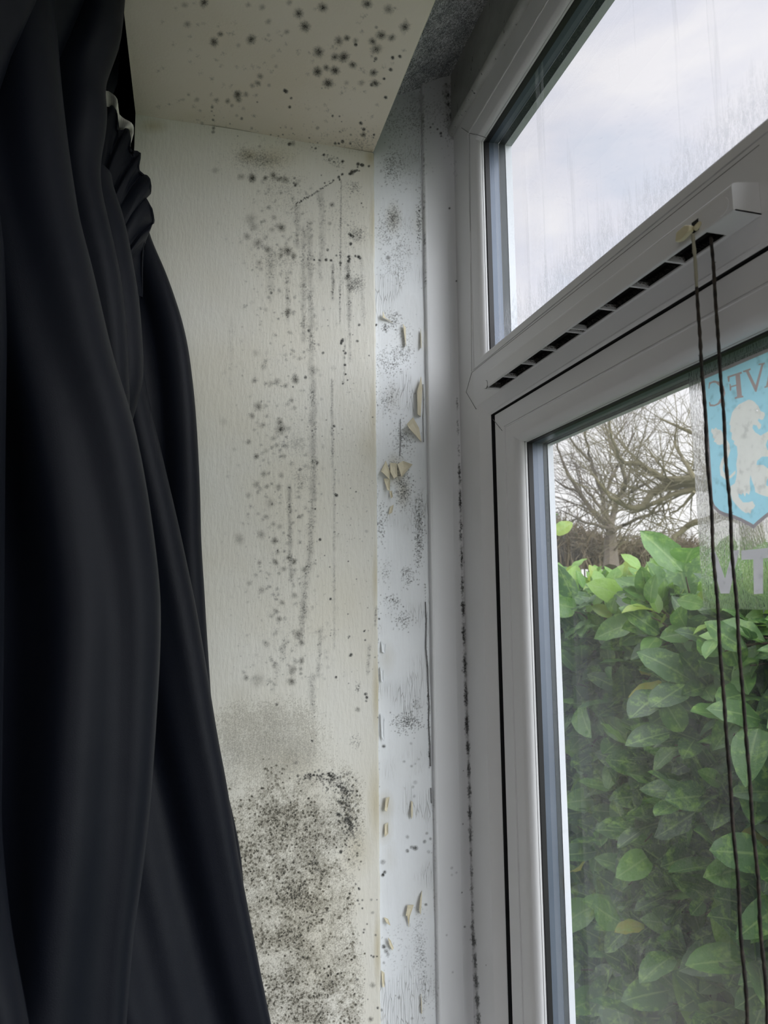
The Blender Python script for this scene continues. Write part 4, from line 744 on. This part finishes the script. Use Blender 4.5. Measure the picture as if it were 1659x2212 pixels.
lion = [(700,575),(740,555),(765,560),(785,572),(800,590),(812,600),(830,640),(858,650),(862,670),(850,700),(835,705),(815,695),(810,710),(835,740),(830,765),(815,775),(800,745),(775,740),(770,765),(790,795),(830,820),(881,790),(920,765),(940,775),(932,800),(945,815),(920,835),(881,850),(868,890),(880,925),(905,930),(950,915),(965,930),(955,950),(962,968),(920,985),(881,975),(840,975),(805,1005),(800,1035),(850,1035),(881,1060),(925,1085),(928,1110),(890,1120),(875,1150),(870,1185),(900,1200),(950,1215),(965,1240),(945,1270),(881,1270),(830,1255),(790,1235),(785,1200),(765,1150),(755,1110),(750,1160),(755,1220),(745,1255),(725,1240),(715,1270),(700,1240),(690,1255),(668,1245),(668,1270),(700,1310),(740,1310),(770,1300),(790,1335),(775,1360),(765,1360),(755,1395),(740,1385),(720,1390),(690,1370),(650,1330),(620,1290),(605,1230),(610,1190),(640,1170),(650,1130),(655,1080),(650,1030),(660,960),(655,900),(632,880),(635,860),(615,845),(618,800),(605,790),(608,745),(600,740),(610,690),(620,650),(640,620),(670,590)]
tail = [(470,765),(485,775),(500,760),(515,775),(540,778),(550,800),(575,840),(600,880),(607,930),(592,980),(562,1020),(552,1070),(572,1110),(600,1118),(645,1075),(645,1100),(612,1132),(570,1143),(535,1112),(528,1050),(543,1000),(573,940),(573,905),(550,883),(530,890),(510,885),(500,870),(485,865),(492,845),(478,835),(480,815),(465,790)]
Cc = [(450,430),(490,415),(530,425),(560,460),(570,510),(555,560),(525,590),(490,605),(455,605),(450,575),(455,570),(462,590),(490,593),(515,580),(535,545),(538,500),(525,455),(500,432),(475,432),(458,445),(453,475),(447,475)]
Ff = [(585,385),(690,350),(693,362),(678,370),(692,525),(703,530),(703,538),(640,550),(640,540),(657,532),(650,455),(615,465),(612,490),(604,490),(600,440),(608,440),(612,455),(650,445),(645,378),(602,392),(600,425),(591,425)]
Vv = [(700,345),(755,325),(757,335),(742,345),(793,450),(835,300),(815,302),(815,293),(862,283),(860,292),(850,300),(800,498),(790,498),(722,352),(702,355)]
Aa = [(858,470),(858,460),(870,455),(912,250),(920,250),(962,420),(975,416),(975,426),(925,445),(925,436),(940,430),(932,392),(896,405),(886,452),(898,452),(898,460)]
eye = [(798, 630), (812, 634), (808, 640), (797, 637)]
flat('shield_border', [outer, inset(outer, .0022)], M_bord, XG-.0003)
flat('shield', [inset(outer, .0022)]+[[zpt(*p) for p in q_] for q_ in (lion, tail, Cc, Ff, Vv, Aa)], M_blue, XG-.0003)
flat('lion', [[zpt(*p) for p in q_] for q_ in (lion, tail, eye)], M_lion, XG-.0003)
flat('letters', [[zpt(*p) for p in q_] for q_ in (Cc, Ff, Vv, Aa)], M_claret, XG-.0003)
V2 = [(458,1680),(500,1675),(568,1870),(625,1665),(672,1660),(600,1980),(535,1980)]
T2 = [(688,1665),(925,1640),(925,1715),(848,1722),(848,1980),(780,1985),(775,1728),(690,1733)]
U2 = [(960,1640),(1010,1632),(1015,1880),(1035,1915),(1060,1915),(1080,1880),(1075,1622),(1130,1615),(1135,1900),(1100,1970),(1060,1985),(1010,1985),(975,1950),(962,1890)]
flat('letters', [[zpt(*p) for p in q_] for q_ in (V2, T2, U2)], M_let, XG-.0003)

# ------------------------------------------------------------------ CURTAIN
def cloth_mat():
    m, nt, b, L = new_mat('black_navy_curtain'); tc = N(nt, 'ShaderNodeTexCoord')
    b.inputs['Base Color'].default_value = (0.0042, 0.0056, 0.0108, 1); b.inputs['Roughness'].default_value = 0.55; b.inputs['Specular IOR Level'].default_value = 0.20
    b.inputs['Sheen Weight'].default_value = 0.02; b.inputs['Sheen Tint'].default_value = (0.6, 0.7, 1, 1); b.inputs['Sheen Roughness'].default_value = 0.4
    n = N(nt, 'ShaderNodeTexNoise', ins={'Scale': 10.0, 'Detail': 3.0}); n2 = N(nt, 'ShaderNodeTexNoise', ins={'Scale': 1400.0, 'Detail': 1.0}); L(tc.outputs['Object'], n.inputs['Vector']); L(tc.outputs['Object'], n2.inputs['Vector'])
    b1 = N(nt, 'ShaderNodeBump', ins={'Strength': 0.25, 'Distance': 0.01}); b2 = N(nt, 'ShaderNodeBump', ins={'Strength': 0.25, 'Distance': 0.0004}); L(n.outputs['Fac'], b1.inputs['Height']); L(n2.outputs['Fac'], b2.inputs['Height']); L(b1.outputs[0], b2.inputs['Normal']); L(b2.outputs[0], b.inputs['Normal'])
    return m
M_cloth = cloth_mat()
cur = empty('curtain'); thing(cur, 'black curtain bunched in heavy folds at the left of the window recess', 'curtain')
def interp(pts, ys):
    a = np.array(sorted([(p[1], p[0]) for p in pts])); return np.interp(ys, a[:, 0], a[:, 1])
def smooth1(v, k):
    ker = np.ones(k)/k; return np.convolve(np.pad(v, k//2, mode='edge'), ker, mode='valid')[:len(v)]
def fold(edge, Yd, r, xleft, waves, y0=None, y1=None, sm=9, rows=150, name='drape', rt_=None):
    """a hanging sheet whose right-hand fold rolls back; edge = outline of the fold, measured on the photograph, at distance Yd(t)"""
    ymin = y0 if y0 is not None else min(p[1] for p in edge); ymax = y1 if y1 is not None else max(p[1] for p in edge)
    ys = np.linspace(ymin, ymax, rows); xe = interp(edge, ys); xe = smooth1(xe, sm) if sm > 1 else xe
    VX_, VY_, VZ_ = [], [], []
    na = 14; nw = 60
    for i, (y, x) in enumerate(zip(ys, xe)):
        t = i/(rows-1); Y0 = Yd[0]+(Yd[1]-Yd[0])*t; P = atY(x, y, Y0); Xe, Ze = P[0], P[2]
        rr = r*(0.8+0.4*math.sin(t*3.1+r*50)); 
        if rt_: rr *= rt_(t)
        row = []
        for a in np.linspace(math.pi, 0, na): row.append((Xe-rr+rr*math.sin(a), Y0-rr*1.3*math.cos(a)))
        X1, Y1 = row[-1]
        for s in np.linspace(0, 1, nw)[1:]:
            X = X1+(xleft-X1)*s; dist = X1-X
            yy_ = Y1
            for (amp, wl, ph, tw) in waves: yy_ += amp*(math.cos(ph+tw*t)-math.cos(2*math.pi*dist/wl+ph+tw*t))*min(1, dist/.02)
            row.append((X, yy_))
        VX_.append([p[0] for p in row]); VY_.append([p[1] for p in row]); VZ_.append([Ze]*len(row))
    o = grid_obj(name, np.array(VX_), np.array(VY_), np.array(VZ_), M_cloth, None, cur); return o
ext = lambda e: e
# back drape (silhouette against the wall)
B = [(312,470),(317,500),(337,539),(355,580),(372,624),(390,680),(403,724),(411,780),(418,833),(424,900),(428,964),(433,1070),(435,1181),(441,1260),(445,1336),(452,1440),(457,1522),(464,1590),(475,1650),(492,1715),(507,1770),(515,1816),(522,1850),(525,1885),(528,1950),(540,2050),(560,2260)]
fold(B, (.700, .690), .010, -.16, [(.006, .07, 0.5, 1.5)])
R = [(300,640),(304,700),(310,800),(320,860),(333,910),(355,1000),(372,1073),(388,1140),(403,1212),(420,1290),(434,1367),(446,1440),(458,1514),(472,1600),(488,1680),(500,1755),(512,1830),(526,1909),(538,1970),(550,2033),(567,2120),(586,2212),(598,2270)]
fold(R, (.655, .630), .013, -.20, [(.009, .12, 0.2, 1.0), (.003, .04, 1, 3)])
Mm = [(240,380),(250,420),(262,450),(275,500),(283,540),(290,580),(297,620),(303,670),(307,724),(310,770),(310,810),(306,840),(300,862),(290,895),(280,930),(262,980),(240,1050)]
fold(Mm, (.610, .600), .014, -.20, [(.008, .10, 0.2, 2.5)], rows=120)
Lf = [(274,-60),(270,0),(266,40),(262,80),(250,115),(236,150),(229,172),(226,190),(230,215),(232,240),(231,268),(226,295),(221,320),(217,350),(170,440),(171,470),(176,490),(186,523),(203,590),(218,655),(232,717),(248,780),(266,835),(283,887),(299,955),(313,1026),(328,1120),(341,1220),(347,1290),(348,1336),(346,1420),(341,1506),(334,1620),(325,1739),(314,1840),(302,1932),(293,1990),(286,2048),(279,2130),(273,2212),(270,2270)]
Ltop = [p for p in Lf if p[1] <= 350]+[(216,380),(222,420),(236,480),(250,540),(262,600),(272,680),(278,760),(280,860),(280,960),(270,1050)]
fold(Ltop, (.575, .585), .014, -.28, [(.010, .11, 0.3, -1.5), (.004, .05, 1.2, 2)], rows=170)
Lbot = [(110,-80),(122,60),(134,200),(148,320),(163,420)]+[p for p in Lf if p[1] >= 470]
fold(Lbot, (.530, .470), .018, -.34, [(.014, .16, 0.1, -1.6), (.005, .06, 1.2, 2.2)], rows=200)
LL = [(-140,-80),(-90,100),(-30,330),(4,480),(12,700),(8,1000),(5,1400),(0,1800),(20,2000),(60,2212),(70,2270)]
fold(LL, (.47, .40), .018, -.34, [(.010, .10, .5, 2)])
# dark length hanging on the room wall beyond the recess edge
ya = np.linspace(0.30, 1.05, 260); za = np.linspace(-1.2, 0.98, 30); A, Bz = np.meshgrid(ya, za, indexing='ij')
amp = 0.010*np.cos(A*2*math.pi/.07)
XX = -0.095+amp
grid_obj('drape', np.where((A < YJ) & (Bz < ZS), XX-0.06*np.clip((ZS-Bz)/.2, 0, 1), XX), A, Bz, M_cloth, None, cur)
# drooping pleated heading with its rippled edge, and the white gathering tape
He = [(231,228),(240,229),(246,232),(253,239),(255,258),(254,277),(264,278),(273,277),(279,283),(283,296),(281,312),(286,322),(297.5,323),(303,327),(305,334),(304,342),(300,349),(300,358),(303,366),(310,372),(318,380),(325,388),(327,396),(325,405),(313,413),(303,420),(308,425),(316,429),(324,438),(330,448),(333,462),(332,474),(330,483),(326,494),(321,504),(314,512),(310,530),(308,580),(309,640)]
ti = np.linspace(0, 1, len(He)); tt = np.linspace(0, 1, 220); hx = np.interp(tt, ti, [p[0] for p in He]); hy = np.interp(tt, ti, [p[1] for p in He])
vx, vy, vz = [], [], []
for i in range(len(tt)):
    row = []
    Pe = atY(hx[i], hy[i], .672+.006*math.sin(tt[i]*40))
    tgt = atY(200+30*tt[i], 470+180*tt[i], .650)
    for j in range(30):
        s = j/29; P = Pe*(1-s)+tgt*s; bul = .010*math.sin(min(1, s*3)*math.pi/2)+.007*math.sin(tt[i]*38+s*2)*(1-s)
        P = P.copy(); P[1] -= bul-.005; row.append(P)
    # rolled lip behind the edge
    lip = [Pe+np.array([-.002, .004, -.001]), Pe+np.array([-.0004, .002, 0])]
    row = lip+row; vx.append([p[0] for p in row]); vy.append([p[1] for p in row]); vz.append([p[2] for p in row])
grid_obj('heading', np.array(vx), np.array(vy), np.array(vz), M_cloth, None, cur)
def tape_mat():
    m, nt, b, L = new_mat('white_heading_tape'); b.inputs['Roughness'].default_value = 0.8
    w = N(nt, 'ShaderNodeTexWave', wave_type='BANDS', bands_direction='X', ins={'Scale': 330.0, 'Distortion': 1.0}); tc = N(nt, 'ShaderNodeTexCoord'); L(tc.outputs['Object'], w.inputs['Vector'])
    r = ramp(nt, [(0.2, (0.55, 0.52, 0.47)), (0.6, (0.92, 0.89, 0.84))]); L(w.outputs['Fac'], r.inputs[0]); L(r.outputs[0], b.inputs['Base Color']); return m
top = [(218,194),(227.5,196),(235,197),(241,201),(247,206),(252,213),(255,223),(256,234),(258,247),(264,253),(270,257),(278,261),(284,265),(288,271),(289,277),(288,287),(286,295),(283,305),(279,316)]
bot = [(218,230),(229,230),(233,230),(240,230),(246,232),(250,236),(253,239),(254,250),(254,262),(254,277),(259,279),(264,278),(268,277),(273,277),(276,279),(279,283),(281,290),(282,297),(279,316)]
vs = []; fs = []
for i, (a, b_) in enumerate(zip(top, bot)):
    for k in range(5):
        s = k/4; vs.append(atY(a[0]*(1-s)+b_[0]*s, a[1]*(1-s)+b_[1]*s, .682+.004*math.sin(i*.9)+.002*s))
for i in range(len(top)-1):
    for k in range(4): fs.append((i*5+k, i*5+k+1, (i+1)*5+k+1, (i+1)*5+k))
tp = mesh_obj('heading_tape', vs, fs, tape_mat(), cur, True); tp.modifiers.new('s', 'SOLIDIFY').thickness = .0008; tp['label'] = 'white gathering tape'
# rail above the picture
mb = MB(); mb.tube([(-.125, -.9, 1.0), (-.125, 1.15, 1.0)], .012, 10); r_ = mb.build('curtain_rail', M_pvc); thing(r_, 'white curtain rail above the window recess', 'curtain rail')

# ------------------------------------------------------------------ OUTSIDE
M_ground = simple('lawn', (0.07, 0.11, 0.03), rough=0.95, bump=((40, 40, 40), 0.6, 0.02), var=0.3)
mb = MB(); mb.box(0.42, 120, -60, 120, -2.05, -2.0); structure(mb.build('ground', M_ground))
def leaf_mat():
    m, nt, b, L = new_mat('laurel_leaf'); tc = N(nt, 'ShaderNodeTexCoord')
    ar = N(nt, 'ShaderNodeAttribute', attribute_name='leaf'); au = N(nt, 'ShaderNodeAttribute', attribute_name='mid')
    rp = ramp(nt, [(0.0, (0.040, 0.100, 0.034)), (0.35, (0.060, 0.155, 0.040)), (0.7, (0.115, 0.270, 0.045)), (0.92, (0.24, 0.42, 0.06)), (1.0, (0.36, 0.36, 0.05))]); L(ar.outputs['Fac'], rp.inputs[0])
    n = N(nt, 'ShaderNodeTexNoise', ins={'Scale': 38.0, 'Detail': 6.0, 'Roughness': 0.72}); L(tc.outputs['Object'], n.inputs['Vector'])
    r2 = ramp(nt, [(0.50, 0.0), (0.66, 0.85)]); L(n.outputs['Fac'], r2.inputs[0])
    mx = N(nt, 'ShaderNodeMix', data_type='RGBA', ins={7: (0.24, 0.42, 0.08, 1)}); L(r2.outputs[0], mx.inputs[0]); L(rp.outputs[0], mx.inputs[6])
    r3 = ramp(nt, [(0.0, 0.55), (0.05, 0.4), (0.09, 0.0)]); L(au.outputs['Fac'], r3.inputs[0])
    m3 = N(nt, 'ShaderNodeMix', data_type='RGBA', ins={7: (0.28, 0.42, 0.14, 1)}); L(r3.outputs[0], m3.inputs[0]); L(mx.outputs[2], m3.inputs[6])
    L(m3.outputs[2], b.inputs['Base Color']); b.inputs['Roughness'].default_value = 0.34; b.inputs['Specular IOR Level'].default_value = 0.5
    b.inputs['Coat Weight'].default_value = 0.4; b.inputs['Coat Roughness'].default_value = 0.25
    bp = N(nt, 'ShaderNodeBump', ins={'Strength': 0.8, 'Distance': 0.005}); L(n.outputs['Fac'], bp.inputs['Height']); L(bp.outputs[0], b.inputs['Normal'])
    tr = N(nt, 'ShaderNodeBsdfTranslucent'); L(m3.outputs[2], tr.inputs[0]); ms = N(nt, 'ShaderNodeMixShader', ins={0: 0.38}); L(b.outputs[0], ms.inputs[1]); L(tr.outputs[0], ms.inputs[2])
    L(ms.outputs[0], nt.nodes['Material Output'].inputs[0]); return m
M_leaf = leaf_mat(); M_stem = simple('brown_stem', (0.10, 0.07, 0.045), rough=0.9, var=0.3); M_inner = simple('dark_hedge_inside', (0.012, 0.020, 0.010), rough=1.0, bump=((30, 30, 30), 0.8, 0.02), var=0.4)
class Leaves:
    def __init__(s): s.v = []; s.f = []; s.a = []; s.m = []
    def leaf(s, base, dirv, nrm, ln, wd, col, cup, bend, wav):
        base = Vector(base); d = Vector(dirv).normalized(); nrm = Vector(nrm); side = d.cross(nrm)
        if side.length < 1e-4: side = d.orthogonal()
        side.normalize(); nrm = side.cross(d).normalized(); b0 = len(s.v); n = 8; pet = ln*.10
        for i in range(n+1):
            t = i/n; w = wd*(math.sin(math.pi*t**0.9)**0.62)*(1-.12*t) if 0 < t < 1 else 0.0008
            c = base+d*(pet+ln*t)+nrm*(-bend*ln*t*t)
            for k in (-1, -.5, 0, .5, 1):
                off = side*(w*k)+nrm*(abs(k)*w*cup+wav*ln*math.sin(t*17+k*2)*abs(k)); s.v.append(c+off); s.a.append(col); s.m.append(abs(k))
        for i in range(n):
            for k in range(4): a = b0+i*5+k; s.f.append((a, a+1, a+6, a+5))
    def build(s, name, parent):
        o = mesh_obj(name, s.v, s.f, M_leaf, parent, True); me = o.data
        x = me.attributes.new('leaf', 'FLOAT', 'POINT'); x.data.foreach_set('value', np.array(s.a, np.float32)); x = me.attributes.new('mid', 'FLOAT', 'POINT'); x.data.foreach_set('value', np.array(s.m, np.float32)); return o
hedge = empty('laurel_hedge'); thing(hedge, 'dense green laurel hedge filling the lower pane outside', 'hedge')
HX = 1.25
LV = Leaves(); ST = MB()
ztop = float(atX(1430, 1262, HX)[2])
def spray(P, outd, n, scale, colb):
    d = Vector(outd).normalized(); L_ = random.uniform(.10, .20)*scale; P = Vector(P); pts = [P+d*(L_*k/3)+Vector((0, 0, -.01*k*k/3)) for k in range(4)]
    ST.tube(pts, [.0035, .003, .0025, .0015], 5, False)
    ph = random.random()*6.28
    for i in range(n):
        t = (i+1)/n; q = P+d*L_*t; a = ph+i*2.4
        o1 = d.orthogonal().normalized(); o2 = d.cross(o1); rad = o1*math.cos(a)+o2*math.sin(a)
        ld = rad*(1.0-.35*t)+d*(.35+.7*t)+Vector((0, 0, random.uniform(-.2, .25)))
        nr = (Vector((-.55, -.45, .75))+Vector((random.uniform(-.6, .6), random.uniform(-.6, .6), random.uniform(-.4, .4))))
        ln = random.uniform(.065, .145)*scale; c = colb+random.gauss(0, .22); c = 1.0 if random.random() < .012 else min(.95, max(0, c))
        LV.leaf(q, ld, nr, ln, ln*random.uniform(.27, .35), c, random.uniform(.05, .45), random.uniform(-.1, .45), random.uniform(0, .034))
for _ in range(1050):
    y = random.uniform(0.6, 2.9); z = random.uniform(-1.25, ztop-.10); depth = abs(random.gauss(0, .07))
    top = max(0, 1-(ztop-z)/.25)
    spray((HX+depth+.05*math.sin(y*5+z*4), y, z), (-.75+random.gauss(0, .35), -.35+random.gauss(0, .45), .35+.25*top+random.gauss(0, .3)), random.randint(4, 7), random.uniform(.68, 1.05), .28+.42*top)  # leaf colour gets paler towards the top, painting in the light there
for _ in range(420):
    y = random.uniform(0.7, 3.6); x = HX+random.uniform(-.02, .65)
    spray((x, y, ztop-.12+random.gauss(0, .02)+.02*math.sin(y*7)), (random.gauss(-.2, .4), random.gauss(0, .4), 1.0), random.randint(5, 8), random.uniform(.52, .78), .80)  # top leaves coloured bright to look backlit
# young shoot by the frame
for px_, py_, X_ in ((1196, 1140, 1.0), (1198, 1175, 1.0)):
    P = atX(px_, py_, X_); spray(P, (-.1, .3, 1), 4, .5, .9)
LV.build('foliage', hedge)
for _ in range(70):
    y = random.uniform(.7, 2.8); x = HX+random.uniform(.16, .30); z = -1.9; pts = [Vector((x, y, z))]
    for k in range(7): pts.append(pts[-1]+Vector((random.gauss(0, .03), random.gauss(0, .06), .30)))
    pts = [p for p in pts if p.z < ztop-.05]; ST.tube(pts, [.009*(1-.09*i) for i in range(len(pts))], 6)
ST.build('branches', M_stem, hedge, True)
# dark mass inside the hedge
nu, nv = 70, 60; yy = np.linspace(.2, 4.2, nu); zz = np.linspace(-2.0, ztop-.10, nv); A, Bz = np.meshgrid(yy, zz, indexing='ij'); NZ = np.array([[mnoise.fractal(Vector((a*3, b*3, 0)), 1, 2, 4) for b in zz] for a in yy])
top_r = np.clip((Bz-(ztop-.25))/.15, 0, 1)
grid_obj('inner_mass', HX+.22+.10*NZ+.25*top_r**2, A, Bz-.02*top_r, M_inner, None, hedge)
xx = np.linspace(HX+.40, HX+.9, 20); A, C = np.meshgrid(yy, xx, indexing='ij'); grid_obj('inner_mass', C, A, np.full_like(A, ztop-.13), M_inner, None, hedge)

# trees
M_bark = simple('grey_brown_bark', (0.115, 0.095, 0.07), rough=0.95, var=0.35, bump=((20, 20, 20), 0.5, 0.02))
M_bark2 = simple('mossy_bark', (0.17, 0.15, 0.085), rough=0.95, var=0.35, bump=((20, 20, 20), 0.5, 0.02))
def zt8(x, y, dist): d = ray(1180+x/3.463, 900+y/3.463); return Vector(d*(dist/np.linalg.norm(d)))
def twig(mb, p, d, ln, r, depth, spread, droop=0.0):
    n = 4; pts = [p]; q = p.copy(); dd = d.normalized()
    for i in range(n):
        dd = (dd+Vector((random.gauss(0, .16), random.gauss(0, .16), random.gauss(0.02-droop, .16)))).normalized(); q = q+dd*(ln/n); pts.append(q)
    mb.tube(pts, [r*(1-.16*i) for i in range(n+1)], 4 if depth < 3 else 5, False)
    if depth == 0: return
    for i in range(1, n+1):
        for _ in range(1):
            a = (Vector((random.gauss(0, 1), random.gauss(0, 1), random.gauss(.15, 1)))).normalized(); nd = ((pts[i]-pts[i-1]).normalized()+a*spread).normalized()
            twig(mb, pts[i], nd, ln*random.uniform(.5, .75), r*.5, depth-1, spread, droop)
def limb(mb, path, r0, r1, dist, jit, tw, twl, depth=2, branches=None, per=2):
    P = [zt8(x, y, dist+jit*math.sin(i*1.3+x*.01)) for i, (x, y) in enumerate(path)]
    # densify
    Q = []
    for a, b in zip(P[:-1], P[1:]):
        for k in range(3): Q.append(a.lerp(b, k/3)+Vector((random.gauss(0, 1), random.gauss(0, 1), random.gauss(0, 1)))*(a-b).length*.02)
    Q.append(P[-1]); n = len(Q); R_ = [r0+(r1-r0)*(i/(n-1)) for i in range(n)]
    mb.tube(Q, R_, 8)
    for i in range(2, n):
        for _ in range(per):
            if random.random() < tw:
                a = Vector((random.gauss(0, 1), random.gauss(0, 1), random.gauss(.3, 1))).normalized(); d = ((Q[i]-Q[i-1]).normalized()*.6+a*.8)
                twig(mb, Q[i], d, twl*random.uniform(.6, 1.1), min(.02, max(R_[i]*.3, .006)), depth, .75)
t1 = MB(); D = 14.0
for path, r0, r1 in [([(478,1150),(480,960),(480,850)],.22,.15),([(480,870),(440,800),(340,700),(240,560),(150,400),(100,280),(70,160)],.09,.02),([(480,850),(440,760),(420,600),(380,450),(330,330),(300,180),(290,60)],.08,.02),([(490,850),(490,740),(540,600),(600,500),(560,350),(480,200),(440,60)],.10,.03),([(490,860),(560,820),(700,760),(860,700),(960,680)],.06,.02),([(470,840),(380,810),(280,790),(200,740),(110,700)],.05,.015),([(485,800),(380,640),(270,520),(240,400)],.05,.02),([(540,600),(640,560),(760,500),(830,440)],.05,.02),([(420,600),(480,480),(520,380),(600,250),(660,120)],.05,.02),([(240,560),(130,520),(60,470)],.04,.015),([(480,200),(540,120),(600,30)],.04,.02),([(330,330),(230,240),(160,130),(120,30)],.04,.015)]:
    limb(t1, path, r0*.7, r1*.6, D, .5, .40, 1.2)
T1 = empty('bare_tree'); t1.build('branches', M_bark, T1); thing(T1, 'bare winter tree with fanning grey branches rising above the hedge on the left', 'tree')
t2 = MB(); D = 9.0
for path, r0, r1 in [([(1560,1250),(1540,900),(1500,560),(1480,200),(1500,-300)],.24,.14),([(1500,560),(1300,470),(1110,470),(960,478),(880,470),(800,420),(700,350),(600,350),(540,290),(490,160),(470,20)],.12,.02),([(1500,600),(1300,500),(1110,495),(1000,500),(870,530),(790,580),(720,670),(640,690),(540,640),(480,600),(400,500),(350,430)],.13,.02),([(1520,640),(1300,520),(1110,545),(950,580),(800,650),(700,700),(640,720)],.09,.03),([(1540,800),(1300,740),(1110,790),(1040,830),(960,900),(930,990)],.08,.05),([(1110,470),(1060,380),(1010,300),(960,180),(980,60)],.05,.02),([(1480,300),(1250,200),(1100,130),(960,60),(860,20)],.06,.02),([(1110,560),(1050,640),(980,700),(920,730)],.035,.015)]:
    limb(t2, path, r0*.6, r1*.5, D, .4, .34, .75)
T2 = empty('bare_tree.001'); t2.build('branches', M_bark2, T2); thing(T2, 'bare tree whose thick mossy limbs reach in from the right behind the sticker', 'tree')
# low scrub behind the hedge
def scrub(name, x0, x1, y0, dist, n, mat, label):
    m_ = MB()
    for _ in range(n):
        x = random.uniform(x0, x1); p = zt8(x, 1140, dist+random.uniform(-1, 1)); hgt = (1140-y0(x))/3.463/F_PX*dist*random.uniform(.5, 1.0)
        q = [p, p+Vector((random.gauss(0, .1), random.gauss(0, .1), hgt*.5)), p+Vector((random.gauss(0, .25), random.gauss(0, .25), hgt))]; m_.tube(q, [.03, .016, .005], 4, False)
        for k in range(7):
            b_ = q[1].lerp(q[2], random.random()); a = Vector((random.gauss(0, 1), random.gauss(0, 1), random.gauss(.5, .7))).normalized(); m_.tube([b_, b_+a*random.uniform(.15, .5)], [.012, .005], 3, False)
    for k in range(14):
        x = x0+(x1-x0)*(k+.5)/14; p = zt8(x, 1120, dist); m_.tube([(p.x, p.y, -2.0), p], [.05, .02], 5, False)
    e = empty(name); m_.build('twigs', mat, e); thing(e, label, 'bush'); return e
M_sc1 = simple('brown_twigs', (0.13, 0.10, 0.06), rough=1, var=.3); M_sc2 = simple('olive_evergreen', (0.07, 0.085, 0.04), rough=1, var=.3)
scrub('bare_bush', 60, 480, lambda x: 720+.50*(x-60) if x < 400 else 900, 20, 330, M_sc1, 'brown twiggy bush behind the hedge at the foot of the left tree')
scrub('bare_bush.001', 430, 1150, lambda x: 900+25*math.sin(x*.03), 25, 420, M_sc1, 'low line of bare scrub behind the hedge, right of the left tree')
scrub('evergreen_bush', 20, 150, lambda x: 700+.7*x, 30, 420, M_sc2, 'dark olive bush beside the window frame behind the hedge')
print('faces', sum(len(o.data.polygons) for o in bpy.data.objects if o.type == 'MESH'))
